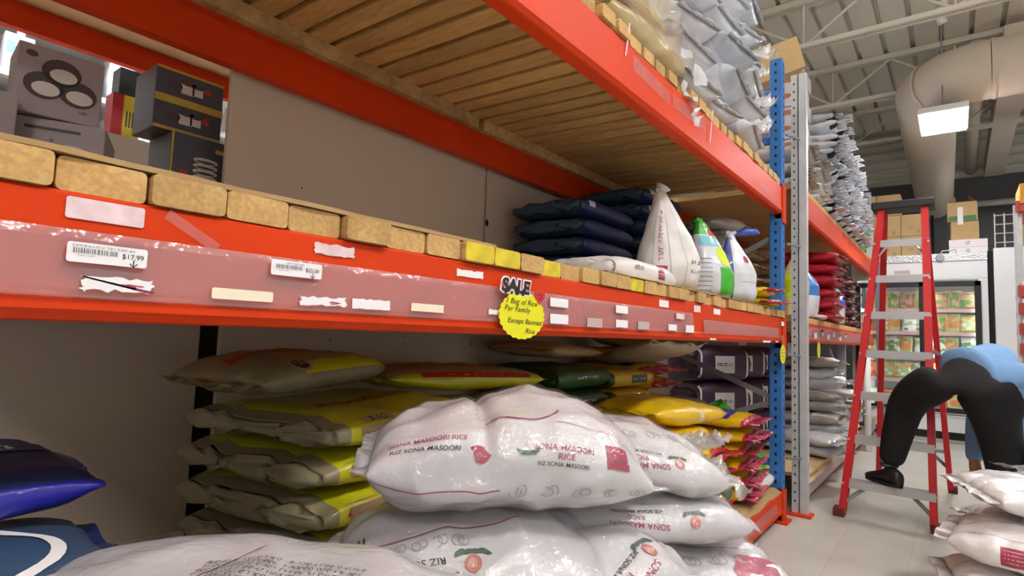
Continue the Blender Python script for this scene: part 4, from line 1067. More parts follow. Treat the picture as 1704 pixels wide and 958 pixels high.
# ================================================================== TOP SHELF STOCK
ZT = 2.012
yg = bag_mesh('grain_bag', .62, .40, .17, [BAGYL, BURG, BAGLG, REDINK], 121, 56, 44, 2.4, 3, .55, .2, .03, .012, .022, .02, None, None, [(scrib('BESAN', .05, .015), .05, .16, 0, 3), (gridrect(.06, .05), -.22, .06, 0, 1)])
o = place('grain_bag', yg, (1.80, .98, ZT + .08), (8, 0, 0), 'pale yellow flour bag in a clear overbag, lower of two over the top beam', 'bag', 'film-wrapped bags on the top shelf')
place('clear_plastic_wrap', film_mesh('clear_plastic_wrap', .68, .34, FILM_W, 5, .07, 30, 18), (-.34, -.10, .075), (32, 0, 0), parent=o)
place('clear_plastic_wrap', film_mesh('clear_plastic_wrap', .24, .24, FILM_W, 9, .09, 18, 14), (.22, -.14, .02), (50, 35, 0), parent=o)
o = place('grain_bag', yg, (1.78, 1.02, ZT + .245), (14, -4, 8), 'pale yellow flour bag in a clear overbag, upper of the two over the top beam', 'bag', 'film-wrapped bags on the top shelf')
place('clear_plastic_wrap', film_mesh('clear_plastic_wrap', .66, .36, FILM_W, 15, .08, 30, 18), (-.33, -.10, .075), (30, 0, 0), parent=o)
for i in range(3):
    place('grain_bag', yg, (1.80, 1.05, ZT + .40 + .15 * i), (6, 0, 6 * (-1) ** i), 'pale yellow flour bag on the left pile of the top shelf, %s' % ('third down', 'second down', 'uppermost')[i], 'bag', 'film-wrapped bags on the top shelf')
def droop(x, y, z): return x, y, z - .5 * max(0, -x - .12) ** 1.6 
gbm = []
for v in range(4):
    ms = [[BAGG, BAGLG], [BAGLG, BAGG], [BAGW, BAGLG], [BAGG, BAGW]][v]
    gbm.append(bag_mesh('grain_bag', .52, .40, .185, ms, 130 + v, 56, 52, 2.4, 3.0, .55, .12, .022, .010, .030, .004, lambda u, t: 1 if u < -.72 else 0, droop))
for ci, (cx, cnt, z0, cy) in enumerate(((2.22, 5, 0, 1.04), (2.58, 5, 0, 1.04), (2.96, 6, 0, 1.05))):
    for i in range(cnt):
        rr = random.Random(ci * 40 + i)
        place('grain_bag', gbm[(i * 3 + ci * 2 + i // 2) % 4], (cx + rr.uniform(-.03, .03), cy + rr.uniform(-.05, .03), ZT + .085 + .138 * i), (rr.uniform(-5, 5), 0, 90 + rr.uniform(-10, 10)),
              'grey plastic-wrapped bag on the top shelf, %s in the %s column' % (from_top(i, cnt), ('left', 'middle', 'right')[ci]), 'bag', 'grey plastic-wrapped bags on the top shelf')
# flaps of loose plastic on some of the grey bags
for k, (x, y, z, s) in enumerate(((2.98, .80, 2.25, .17), (3.0, .82, 2.53, .20), (2.96, .82, 2.41, .14), (2.94, .80, 2.12, .15))):
    tgt = [o for o in bpy.data.objects if o.name.startswith('grain_bag') and 'right column' in o.get('label', '')][min(5, int((z - ZT) / .138))]
    f = place('loose_plastic_flap', film_mesh('loose_plastic_flap', s, s * .9, FILM_W, 20 + k, .05, 16, 12, curl=.02, taper=.4), (0, 0, 0), (0, 0, 0), parent=tgt)
    f.matrix_parent_inverse = Matrix.Identity(4)
    tm = Matrix.Translation(tgt.location) @ tgt.rotation_euler.to_matrix().to_4x4()
    f.matrix_local = tm.inverted() @ (Matrix.Translation((x, y, z)) @ Euler((.5, -.35, -.25)).to_matrix().to_4x4())
def carton(x, y, z, w, d, h, rot, label, m=CARD, group=None, tilt=(0, 0), print_=None, flap=False):
    t = thing('cardboard_box', label, 'box', (x, y, z), group)
    t.rotation_euler = (tilt[0], tilt[1], math.radians(rot))
    mb = MB(); mb.box(x - w / 2, x + w / 2, y - d / 2, y + d / 2, z, z + h)
    mats = [m, INKG, PAPER_C, BURG]
    b = mb.build('carton', mats, t, bevel=.003)
    mb = MB(); mb.box(x - w / 2, x + w / 2, y - d / 2 - .0008, y - d / 2, z + h * .0, z + h * .02, 0); 
    mb.box(x - w * .06, x + w * .06, y - d / 2 - .001, y + d / 2 + .001, z + h * .8, z + h + .001, 1)
    mb.build('packing_tape', [m, PAPER_C], t)
    if print_:
        mb = MB()
        for (s, dx, dz, sz) in print_:
            v = (scrib if s == 'NET' else text2d)(s, sz, .01)
            flat_add(mb, v, (x + dx, y - d / 2 - .0012, z + dz), (1, 0, 0), (0, 0, 1), 0)
            flat_add(mb, v, (x - w / 2 - .0012, y - dx, z + dz), (0, -1, 0), (0, 0, 1), 0)
        mb.build('printed_marks', INKG, t)
    return t
carton(3.42, 1.42, ZT + .01, .38, .40, .56, 0, 'brown carton standing behind the grey bags at the right end of the top shelf')
carton(4.0, .92, 2.80, .36, .30, .20, 20, 'pale cardboard box tilted on top of the blue upright', CARD2, tilt=(-.30, -.25))

# ================================================================== COOKWARE BOXES AND THE NEXT AISLE
KX = mat('cookware_carton', '#a39797', .6); KD = mat('cookware_night_blue', '#4d4c58', .45); KP = mat('cookware_print_dark', '#4d4244', .6); KY = mat('cookware_yellow_band', '#bfa544', .5); KL = mat('cookware_print_light', '#d8cfc8', .5); KRED = mat('cookware_red', '#a8342c', .5)
def cookbox(x, y, z, w, d, h, rot, label, kind):
    t = thing('cookware_box', label, 'box', (x, y, z), 'cookware boxes')
    t.rotation_euler = (0, 0, math.radians(rot))
    m = KD if kind in ('pots', 'steamer') else KX
    MB().box(x - w / 2, x + w / 2, y - d / 2, y + d / 2, z, z + h).build('carton', m, t, bevel=.003)
    mb = MB(); O = (x, y - d / 2 - .0012, z + h / 2); A = ((1, 0, 0), (0, 0, 1)); O2 = (x, y - d / 2 - .002, z + h / 2); O3 = (x, y - d / 2 - .0028, z + h / 2)
    OS = (x - w / 2 - .0012, y, z + h / 2); AS = ((0, -1, 0), (0, 0, 1))
    if kind == 'pans':
        for (dx, dz) in ((.0, .033), (-.035, -.012), (.038, -.015)):
            flat_add(mb, disc2d(.043, .036, 20, 2), O, *A, 0, off=(dx, dz)); 
        for (dx, dz) in ((.0, .033), (-.035, -.012), (.038, -.015)):
            flat_add(mb, disc2d(.030, .019, 18, 1), O2, *A, 1, off=(dx + .004, dz - .008))
        flat_add(mb, disc2d(.013, .009, 12, 1), O, *A, 0, off=(-.065, .066)); flat_add(mb, scrib('SET', .012), O, *A, 0, off=(.055, -.062))
    elif kind == 'stack':
        for sx in (-.04, .04):
            for k in range(5): flat_add(mb, disc2d(.034, .013, 16, 1), O, *A, 0 if k % 2 else 1, off=(sx, .01 + .02 * k))
        flat_add(mb, gridrect(.12, .008), O, *A, 0, off=(0, .14)); flat_add(mb, scrib('V', .02, .02), O2, *A, 0, off=(0, .105))
        ms = MB()
        for k in range(6): flat_add(ms, gridrect(.06 - .008 * k, .008), (x - w / 2 - .0012, y, z + h / 2), (0, -1, 0), (0, 0, 1), 0, off=(0, .02 + .018 * k))
        ms.build('printed_picture', KP, t)
    elif kind == 'pots':
        flat_add(mb, gridrect(w, h * .12), O, *A, 2, off=(0, .0)); flat_add(mb, gridrect(w, h * .05), O, *A, 2, off=(0, -h * .47)); flat_add(mb, gridrect(w, h * .04), O, *A, 2, off=(0, h * .48))
        for zc in (h * .24, -h * .26):
            for sx, r_ in ((-.01, .024), (.02, .02)):
                flat_add(mb, gridrect(r_ * 1.6, r_ * 1.5), O2, *A, 1, off=(sx, zc)); flat_add(mb, disc2d(r_, r_ * .4, 14, 1), O3, *A, 0, off=(sx, zc + r_ * .8))
            flat_add(mb, disc2d(.012, .012, 10, 1), O2, *A, 3, off=(.05, zc + .01)); flat_add(mb, disc2d(.02, .013, 12, 1), O2, *A, 0, off=(-.045, zc))
    elif kind == 'steamer':
        for k in range(6): flat_add(mb, disc2d(.038, .010, 16, 1), O2, *A, 1, off=(.0, .03 + .018 * k)); flat_add(mb, disc2d(.03, .004, 14, 1), O3, *A, 0, off=(.0, .027 + .018 * k))
        flat_add(mb, gridrect(.024, .02), O, *A, 3, off=(-.062, .07)); flat_add(mb, gridrect(.045, .014), O, *A, 2, off=(.05, .16)); flat_add(mb, gridrect(.006, h), O, *A, 2, off=(-w / 2 + .003, 0)); flat_add(mb, gridrect(.006, h), O, *A, 2, off=(w / 2 - .003, 0))
    else:
        flat_add(mb, disc2d(.02, .03, 12, 1), O, *A, 0, off=(.01, .03)); flat_add(mb, disc2d(.014, .02, 3, 1), O, *A, 0, off=(.055, .03)); flat_add(mb, disc2d(.04, .02, 12, 1), O, *A, 0, off=(.02, -.05))
    mb.build('printed_picture', [KP, KL, KY, KRED], t)
    return t
ZB = 1.222
struct('trim_5', MB().box(-.9, 1.2, 1.80, 2.72, 1.18, 1.22), PINE)
cookbox(.405, 1.97, 1.557, .185, .16, .185, -4, 'pale cookware box showing three round pans, on top of another box', 'pans')
cookbox(.435, 2.0, ZB, .23, .22, .332, -22, 'pale cookware box with stacked dishes printed, under the three-pan box', 'stack')
cookbox(.20, 1.95, ZB, .22, .2, .36, 0, 'pale cookware box at the left picture edge with dark bird-like print', 'left')
cookbox(.725, 1.98, 1.612, .20, .17, .195, 0, 'night-blue cookware box of pot sets with yellow bands, upper of two', 'pots')
cookbox(.775, 1.96, ZB, .205, .18, .386, 0, 'night-blue cookware box with a tiered steamer, below the pot-set box', 'steamer')
# silvery film pack right of the upper box
place('plastic_packet', film_mesh('plastic_packet', .25, .06, FILM_W, 33, .02), (.856, 1.93, 1.49), (0, -90, 90), 'crumpled clear plastic packet squeezed beside the pot-set box', 'packet')
# far rack of the next aisle: beams and top planks
r2 = thing('pallet_rack', 'back-to-back rack whose dark orange beam shows above the cookware boxes', 'shelving', (1.0, 2.7, 0))
beam_mesh(-1.2, 3.6, 2.75, 2.085, 2.19, back=True).build('beam', ORANGE, r2)
beam_mesh(-1.2, 3.6, 2.75, 1.06, 1.18, back=True).build('beam', ORANGE, r2)
for x in (-1.2, 3.6):
    post_mesh(MB(), x - .036, x + .036, 2.70, 2.77, 0, 2.76, False).build('upright_post', BLUE, r2)
MB().box(-1.2, 3.6, 1.86, 2.74, 2.192, 2.225).build('plank_deck', mat('pale_plank', '#d9c7a8', .7, var=.08, stretch=(2, 20, 2)), r2)
MB().bar((.45, 2.0, 2.10), (.72, 2.0, 2.02), .14, .05).build('loose_plank', LEDGER, r2, label='short pale plank wedged under the deck')
# next aisle: white display shelving with packets
ds = thing('display_shelving', 'bright white shelving across the next aisle, seen between the cookware boxes', 'shelving', (.9, 4.1, 0))
MB().box(-.8, 2.8, 4.2, 4.25, 0, 3.4).build('back_panel', WHITE, ds)
for z in (1.2, 1.55, 1.9, 2.25, 2.6): MB().box(-.8, 2.8, 3.8, 4.2, z, z + .03).build('shelf', WHITE, ds)
for x in (.05, .62, 1.2, 1.8): MB().box(x - .015, x + .015, 3.79, 3.82, 0, 3.3).build('shelf_upright', GALV, ds)
pc = [mat('pack_white', '#dfe1e6', .5), mat('pack_cyan', '#7fc4d8', .5), mat('pack_yellow', '#e4cf3a', .5), mat('pack_pale', '#c9d2dd', .5), mat('pack_dark', '#26303a', .5), mat('pack_red', '#b8222c', .5)]
k = 0
for z in (1.93, 2.28, 2.63):
    for j in range(9):
        rr = random.Random(k); h = rr.uniform(.16, .27); x = .10 + j * .155
        MBx = MB().box(x, x + .12, 3.84, 3.98, z, z + h); MBx.box(x + .01, x + .11, 3.839, 3.84, z + h * .5, z + h * .8, 1)
        MBx.build('packet', [pc[rr.choice((0, 0, 3, 3, 0))], pc[rr.choice((0, 3, 1, 3))]], None, bevel=.004, label='pale packet on the bright shelving across the aisle, %s from left, %s level' % (ORDN[j], ('lower', 'middle', 'upper')[int((z - 1.9) / .35)]), cat='packet', group='packets across the next aisle'); k += 1
mb = MB().box(.70, .755, 2.42, 2.50, 1.70, 1.86, 0).box(.665, .70, 2.42, 2.50, 1.70, 1.86, 1).box(.68, .755, 2.42, 2.50, 1.862, 1.96, 2)
for q in range(4): mb.box(.71 + .01 * q, .714 + .01 * q, 2.4185, 2.42, 1.74, 1.80, 2)
mb.build('packet', [pc[2], pc[5], pc[4]], label='yellow and red packet under a dark one, glimpsed left of the pot-set box', cat='packet')
MB().box(.64, .79, 2.40, 2.56, 1.222, 1.70).build('cardboard_box', PAPER, label='white carton under the yellow and red packet behind the cookware boxes', cat='box', bevel=.003)

def lamp(x, y, z, label, w=.36, l=.62, up=True):
    t = thing('high_bay_light', label, 'ceiling light', (x, y, z), None)
    MB().box(x - l / 2, x + l / 2, y - w / 2, y + w / 2, z + .012, z + .07).build('housing', LAMPBODY, t, bevel=.01)
    MB().box(x - l / 2 + .012, x + l / 2 - .012, y - w / 2 + .012, y + w / 2 - .012, z, z + .012).build('light_panel', LAMPGLOW, t)
    if up: MB().box(x - l / 2 + .04, x + l / 2 - .04, y - w / 2 + .03, y - .07, z + .072, z + .078).box(x - l / 2 + .04, x + l / 2 - .04, y + .07, y + w / 2 - .03, z + .072, z + .078).build('added_uplight_strip', ADDED_UPLIGHT, t)  # glowing strips added on top of the housing to lift the ceiling
    for dx in (-.22, .22): MB().tube([(x + dx, y, z + .07), (x + dx * .4, y, z + .5), (x + dx * .4, y, 4.2)], .006, 6).build('hanging_wire', STEEL, t)
    MB().box(x - .12, x + .12, y - .05, y + .05, z + .07, z + .12).build('driver_box', LAMPBODY, t)
    return t
for i, (x, y) in enumerate(LAMP_SPOTS): lamp(x, y, 3.08 if i == 0 else 3.4, ('bright square high bay light hanging in front of the duct', 'high bay light over the ladder end of the aisle', 'high bay light over the near aisle', 'high bay light behind the camera', 'added unseen light past the fridge, brightening the far wall')[i], up=i in (1, 2, 3))
for i, (x, y) in enumerate(BACK_LAMPS): lamp(x, y, 3.3, ('high bay light over the next aisle, near end', 'high bay light over the next aisle, far end')[i])

# ================================================================== CEILING STEEL, DUCTS, PIPES
JX = [4.0, 5.55, 7.15, 8.75]
for i, jx in enumerate(JX):
    j = thing('roof_joist', 'grey open-web roof joist under the deck, %s from the camera' % ORDN[i], 'joist', (jx, .5, 3.72), 'roof joists')
    for dy in (-.03, .03):
        MB().box(jx + dy - .022, jx + dy + .022, -4, 5, 4.14, 4.195).build('top_chord', JOISTM, j)
        MB().box(jx + dy - .018, jx + dy + .018, -4, 5, 3.72, 3.76).build('bottom_chord', JOISTM, j)
    mb = MB(); y = -3.9
    while y < 4.9:
        mb.tube([(jx, y, 4.15), (jx, y + .55, 3.75)], .013, 6).tube([(jx, y + .55, 3.75), (jx, y + 1.1, 4.15)], .013, 6).tube([(jx, y + .55, 3.75), (jx, y + .55, 4.15)], .009, 6); y += 1.1
    mb.build('web_rods', JOISTM, j)
mb = MB().box(2.0, 9.7, 1.55, 1.68, 3.96, 4.16)
tag(mb.build('roof_girder', JOISTM), 'grey steel girder running along under the roof deck above the rack', 'girder')
# bent bracing strut between joists
# duct with elbow
dr = .255; pz = 3.50
d = thing('air_duct', 'large beige round air duct with an elbow, crossing over the aisle', 'duct', (6.3, .2, pz))
MB().tube([(6.35, -3.8, pz), (6.35, -.30, pz)], dr, 28, cap=False).build('cross_duct', DUCTM, d, smooth=True)
pts = [(6.35, -.30, pz), (6.36, -.14, pz), (6.42, .01, pz), (6.53, .12, pz), (6.68, .18, pz), (6.84, .19, pz)]
MB().tube(pts, dr * 1.005, 28, cap=False).build('elbow', DUCTM, d, smooth=True)
MB().tube([(6.84, .19, pz), (11.98, .24, pz)], dr, 28, cap=False).build('long_duct', DUCTM, d, smooth=True)
for a, b in (((6.35, -.32, pz), (6.35, -.29, pz)), ((6.80, .188, pz), (6.84, .19, pz)), ((6.50, .09, pz), (6.525, .115, pz)), ((6.35, -1.1, pz), (6.35, -1.08, pz))):
    MB().tube([a, b], dr * 1.03, 28, cap=False).build('seam_band', DUCTM, d, smooth=True)
for y in (-.9, -2.4): MB().tube([(6.35, y, pz + dr), (6.35, y, 4.2)], .012, 6).build('hanger_rod', JOISTM, d)
MB().tube([(7.0, -.22, 4.0), (11.9, -.25, 4.0)], .085, 16).build('pipe', DUCTM, None, smooth=True, label='pale round pipe running away above the bright light', cat='pipe')
MB().box(6.9, 11.9, -.66, -.42, 3.86, 4.12).build('air_duct', DUCTM, None, bevel=.006, label='pale rectangular duct running away at the upper right', cat='duct')
MB().tube([(11.6, -3, 3.36), (11.6, .55, 3.36)], .05, 12).build('pipe', GALV, None, smooth=True, label='grey horizontal pipe along the dark far wall', cat='pipe')
MB().tube([(11.7, .27, 3.4), (11.7, .27, 2.2), (11.7, .1, 2.15)], .02, 8).build('cable', BLACKP, None, smooth=True, label='black cable hanging down the dark far wall', cat='cable')
MB().tube([(11.5, -.95, 3.9), (11.5, -1.02, 3.3), (11.5, -1.0, 2.4)], .03, 8).build('cable', BLACKP, None, smooth=True, label='thick black cable curving down at the right of the far wall', cat='cable')
MB().tube([(5.55, -.05, 4.14), (5.6, .05, 3.74), (5.62, .03, 3.68)], .035, 10).build('pipe', JOISTM, None, smooth=True, label='short grey pipe dropping from the deck to a joist', cat='pipe')

# ================================================================== GALVANISED UPRIGHT AND SECOND BAY
gu = thing('steel_upright', 'galvanised perforated steel upright just right of the blue post', 'post', (3.87, .75, 0))
mb = MB().box(3.838, 3.842, .764, .802, .012, 2.74)
z = .08
while z < 2.7:
    vs, fs = disc2d(.005, .008, 8, 1); flat_add(mb, (vs, fs), (3.8365, .784, z), (0, 1, 0), (0, 0, 1), 1); z += .052
mb.build('perforated_flange', [GALV, DARK], gu)
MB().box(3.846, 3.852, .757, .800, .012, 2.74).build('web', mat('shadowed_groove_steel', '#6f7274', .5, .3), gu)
MB().box(3.832, 3.838, .712, .757, .012, 2.74).box(3.838, 3.88, .712, .717, .012, 2.74).box(3.838, 3.88, .752, .757, .012, 2.74).build('channel', GALV, gu, bevel=.002)
MB().box(3.79, 3.90, .69, .82, 0, .012).build('base_plate', ORANGE, gu)
for z in (.34, .95, 1.62, 2.3): MB().tube([(3.70, .80, z + .01), (3.80, .745, z)], .008, 6).build('tie_bolt', STEEL, gu)

BX0, BX1 = 3.93, 8.05
r3 = thing('pallet_rack', 'second orange rack bay beyond the galvanised upright, stretching to the fridge', 'shelving', (6, 1.25, 0))
for nm, (z0, z1) in dict(bottom=(.06, .20), middle=(1.03, 1.165), top=(1.85, 2.03)).items():
    f = beam_mesh(BX0, BX1, .77, z0, z1).build('beam', ORANGE, r3)
    MB().box(BX0 - .005, BX0 + .06, .762, .77, z0 - .09, z1 + .03).build('end_connector', ORANGE, f, bevel=.002)
    beam_mesh(BX0, BX1, 1.73, z0, z1, back=True).build('beam', ORANGE, r3)
    if nm == 'middle':
        MB().box(BX0 + .1, BX1 - .3, .7605, .7625, 1.055, 1.14).build('price_channel', CLEAR, f)
        for k, x in enumerate((4.0, 4.25, 4.5, 4.75, 5.0, 5.3, 5.6)):
            w = .12; P = ragged(w, .05, 60 + k, .8); cx, cz = x + .12, 1.095 + .012 * (-1) ** k
            m_ = MB(); m_.prism(P, lambda a, b: (cx + a, .760, cz + b), lambda a, b: (cx + a, .7595, cz + b)); m_.build('price_label', PAPER_P if k % 2 else PAPER_G, f)
for y0 in (.77, 1.66):
    post_mesh(MB(), BX1, BX1 + .07, y0, y0 + .07, 0, 2.74, False).build('upright_post', GALV, r3)
    post_mesh(MB(), 6.05, 6.11, y0 + .04, y0 + .10, 0, 1.03, False).build('support_leg', STEEL, r3)
for a, b in (((6.08, .95, 1.0), (7.0, .95, .55)), ((6.08, 1.5, .3), (6.9, 1.5, .9))): MB().bar(a, b, .02, .035).build('diagonal_brace', STEEL, r3)
for nm, z, zz in (('bottom', .20, .215), ('middle', 1.165, 1.2), ('top', 2.03, 2.065)):
    tag(MB().box(BX0 + .02, BX1, .775 if nm != 'bottom' else .74, 1.74, z, zz).build('plank_deck', PINE if nm != 'bottom' else CARD2), 'pine plank deck on the %s level of the second bay' % nm, 'board')
tag(MB().box(BX0 + .02, BX1, .752, .768, .07, .195).build('kick_board', PAPER_G), 'pale scuffed fascia board along the bottom of the second bay', 'board')
mb = MB(); nx, ny = 50, 10; vs = []; fs = []
for i in range(nx + 1):
    for j in range(ny + 1):
        x = 3.95 + 2.6 * i / nx; y = .735 + .55 * j / ny; z = .219 + .012 * max(0, noise.noise(Vector((x * 5, y * 5, 2))))
        if j == 0: z = .16 + .03 * noise.noise(Vector((x * 4, 1, 1)))
        vs.append((x, y, z))
for i in range(nx):
    for j in range(ny): a = i * (ny + 1) + j; fs.append((a, a + ny + 1, a + ny + 2, a + 1))
mb.add(vs, fs); mb.build('brown_paper_sheet', CARD2, smooth=True, label='torn kraft paper over the front of the second bay bottom deck', cat='paper')
hang_tag(4.42, .75, .985, 'yellow oval tag hanging from the second bay middle beam', .055)

# --- second bay stock
def stack(nm, meshes, n, x, y, z, dz, rot, lab, grp, cat='bag', jx=.02, jr=4, seed=0, tilt=0):
    for i in range(n):
        rr = random.Random(seed * 100 + i)
        place(nm, meshes[(i * 2 + i // 3) % len(meshes)], (x + rr.uniform(-jx, jx), y + rr.uniform(-jx, jx), z + dz * (i + .5)), (rr.uniform(-tilt, tilt), rr.uniform(-tilt, tilt), rot + rr.uniform(-jr, jr)), lab % from_top(i, n), cat, grp)
grb = [bag_mesh('grain_bag', .50, .36, .10, [[BAGPALE, PAPER], [BAGLG, INKG], [BAGW, PAPER]][v], 140 + v, 36, 30, 2.4, 3, .5, .1, .05, .014, .02, .022, lambda u, t: 1 if u < -.3 and math.sin(t) > .6 and v == 0 else 0) for v in range(3)]
stack('grain_bag', [grb[0], grb[0], grb[1]], 8, 5.25, .98, .215, .088, 90, 'crumpled grey paper bag, %s of the first pile in the second bay bottom', 'grey paper bags in the second bay', seed=1, jr=10, jx=.04, tilt=5)
stack('grain_bag', [grb[1], grb[0]], 6, 5.85, 1.0, .215, .09, 90, 'crumpled grey bag, %s of the second pile behind the first', 'grey paper bags in the second bay', seed=2, jr=12, jx=.05, tilt=6)
stack('grain_bag', [grb[2], grb[2]], 2, 4.75, .90, .222, .075, 80, 'white glossy bag lying at the deck edge of the second bay bottom, %s', 'white bags at the second bay edge', seed=3)
stack('grain_bag', [bag_mesh('grain_bag', .46, .34, .10, [BAGPURP, BAGNAVY], 145, 36, 30, 2.4, 3, .5, .1, .04, .012, .02, .02), tb, grb[1]], 4, 6.5, 1.0, .215, .085, 90, 'mixed dark bag on the far part of the second bay bottom, %s', 'mixed bags in the second bay bottom', seed=4, jr=15, tilt=6)
stack('grain_bag', [grb[1], tb], 3, 7.1, 1.0, .215, .085, 90, 'pale bag beside the mixed dark ones in the second bay bottom, %s', 'pale bags in the second bay bottom', seed=5, jr=15, tilt=6)
ppb = bag_mesh('rice_bag', .44, .34, .26, [BAGPURP, PAPER, INK], 150, 40, 32, 4, 8, .4, .05, 0, .005, .01, .012, None, None,
               [(gridrect(.16, .12), .0, .0, 0, 1), (gridrect(.13, .045), .0, .0, 0, 2), (gridrect(.11, .02), .0, .0, 0, 1), (gridrect(.014, .26), -.19, 0, 0, 1), (gridrect(.014, .26), .19, 0, 0, 1)], endh=.6)
for r_ in range(3):
    for c_ in range(3):
        place('rice_bag', ppb, (4.18 + .45 * c_, 1.42, .35 + .255 * r_), (0, 0, -35), 'purple rice bag with white label behind the rack brace, %s row, %s from left' % (('lower', 'middle', 'upper')[r_], ORDN[c_]), 'bag', 'purple rice bags')
# middle level
t3 = bag_mesh('grain_bag', .52, .40, .11, [BAGTAN, BAGKH], 152, 36, 30, 2.6, 4, .5, .08, .03, .010, .014, .016)
stack('grain_bag', [t3], 5, 4.28, 1.34, 1.2, .10, 90, 'tan grain bag behind the galvanised upright on the middle level, %s', 'tan bags on the second bay middle level', seed=6)
stack('grain_bag', [t3], 5, 4.78, 1.36, 1.2, .115, 90, 'tan grain bag at the back beside the red stack, %s', 'tan bags on the second bay middle level', seed=16)
rb = bag_mesh('rice_bag', .52, .42, .115, [BAGR, BAGWINE], 154, 40, 34, 2.7, 4, .5, .06, .03, .010, .016, .02, lambda u, t: 0)
stack('rice_bag', [rb], 6, 5.35, 1.01, 1.2, .099, 90, 'bright red rice bag, %s of the stack on the second bay middle level', 'bright red rice bags', seed=7, jr=3)
wb_ = bag_mesh('rice_bag', .52, .42, .115, [BAGWINE, BAGPURP], 156, 36, 30, 2.7, 4, .5, .06, .03, .010, .016, .02)
stack('rice_bag', [wb_], 6, 6.0, 1.05, 1.2, .10, 90, 'dark wine-coloured rice bag, %s of the stack past the bright red ones', 'wine rice bags', seed=8, jr=3)
stack('rice_bag', [wb_], 5, 6.7, 1.05, 1.2, .10, 90, 'dark wine-coloured rice bag, %s of the stack farthest along the level', 'wine rice bags', seed=18, jr=3)
standing('rice_bag', .36, .2, .40, [BAGR, BAGWINE], 160, None, [], 'red rice bag standing upright in front of the red stack', (5.42, .87, 1.2), 10, .5)
standing('rice_bag', .32, .18, .36, [BAGLG, BAGBLUE, BURG], 161, lambda u, t: 1 if -.2 < u < .3 and math.sin(t) > .2 else 0, [], 'white and blue rice bag standing right of the upright red one', (5.85, .86, 1.2), 5, .45)
standing('rice_bag', .30, .18, .40, [BAGYL, LEMON, NAVYINK], 162, lambda u, t: 1 if abs(u) < .4 and math.cos(t) > 0 else 0, [], 'pale yellow patterned bag standing next to the galvanised upright', (4.28, .88, 1.2), -4, .4)
standing('rice_bag', .28, .18, .36, [BAGLG, mat('bright_blue_print', '#2f7fd0', .4, coat=.4), BAGYL], 163, lambda u, t: 1 if u > -.1 else 0, [], 'blue and white bag standing right of the pale yellow patterned one', (4.62, .87, 1.2), 6, .35)
fl2 = bag_mesh('rice_bag', .4, .3, .05, [BAGW2, BURG], 164, 30, 26, 2.5, 3, .5, .1, .02, .008, .012, .012)
place('rice_bag', fl2, (4.75, .90, 1.225), (0, 0, 10), 'flat white empty-looking bag at the front edge under the standing bags', 'bag')
# top level
zt = 2.068
for i in range(6):
    t = carton(4.75, 1.12, zt + .36 + .125 * i, .50, .44, .122, 2 * (-1) ** i, 'pale produce carton with coloured print on the second bay top, %s of the stack' % from_top(i, 6), mat('printed_carton', '#c9c3c4', .6), 'pale produce cartons')
    mb = MB(); O = (4.75 - .25 - .002, 1.12, zt + .42 + .125 * i); cc = [mat('print_green', '#a9b53c', .6), mat('print_orange', '#a5654a', .6), mat('print_violet', '#7a6a96', .6)]
    flat_add(mb, gridrect(.07, .05), O, (0, -1, 0), (0, 0, 1), 2, off=(.0, -.01)); flat_add(mb, disc2d(.03, .022, 10, 1), O, (0, -1, 0), (0, 0, 1), 0, off=(.07, .02)); flat_add(mb, disc2d(.045, .02, 10, 1), O, (0, -1, 0), (0, 0, 1), 1, off=(.15, .02))
    O = (4.75, 1.12 - .22 - .002, O[2])
    flat_add(mb, gridrect(.07, .05), O, (1, 0, 0), (0, 0, 1), 2, off=(-.17, -.01)); flat_add(mb, disc2d(.03, .022, 10, 1), O, (1, 0, 0), (0, 0, 1), 0, off=(-.10, .02)); flat_add(mb, disc2d(.045, .02, 10, 1), O, (1, 0, 0), (0, 0, 1), 1, off=(.0, .02))
    mb.build('printed_picture', cc, t)
tp = [bag_mesh('grain_bag', .56, .40, .11, [[BAGYL, BAGW2], [BAGW, BAGPALE], [BAGPALE, BAGW]][v], 170 + v, 36, 30, 2.5, 3.5, .5, .08, .045, .013, .02, .024, lambda u, t: 1 if u < -.6 else 0) for v in range(3)]
stack('grain_bag', [tp[1], tp[2]], 3, 4.22, 1.04, zt, .10, 90, 'white wrapped bag at the left end of the second bay top, %s', 'wrapped bags on the second bay top', seed=11, jr=8, tilt=4)
stack('grain_bag', [tp[0], tp[1], tp[0]], 4, 4.72, 1.04, zt, .088, 90, 'cream wrapped bag under the pale cartons, %s', 'wrapped bags on the second bay top', seed=12, jr=6, tilt=3)
wsm = [bag_mesh('grain_bag', .56, .30, .085, [[BAGLG, INK], [BAGW, INKG], [BAGG, INK]][v], 174 + v, 34, 26, 2.4, 3, .5, .1, .06, .016, .02, .03, lambda u, t: 1 if -.98 < u < -.80 and math.sin(t) * math.cos(t * 3) > .2 else 0) for v in range(3)]
for ci in range(7):
    nn = (11, 12, 11, 10, 9, 9, 8)[ci]
    stack('grain_bag', wsm, nn, 5.20 + .31 * ci, 1.02, zt, .078, 90, 'crinkled white bag, %%s of the %s column on the second bay top' % ORDN[ci], 'crinkled white bags on the second bay top', seed=30 + ci, jr=10, tilt=5)
gbx = bag_mesh('rice_bag', .4, .3, .16, [mat('mint_green_bag', '#6fcf92', .4, coat=.4), BAGW], 180, 34, 28, 2.4, 3, .5, .1, .05, .014, .02, .03, lambda u, t: 1 if math.sin(t * 2 + u * 6) > .3 else 0)
for i in range(3): place('rice_bag', gbx, (7.55, 1.0, zt + .08 + .13 * i), (0, 5, 80 + 10 * i), 'mint green and white bag at the far end of the second bay top, %s' % from_top(i, 3), 'bag', 'mint green bags')

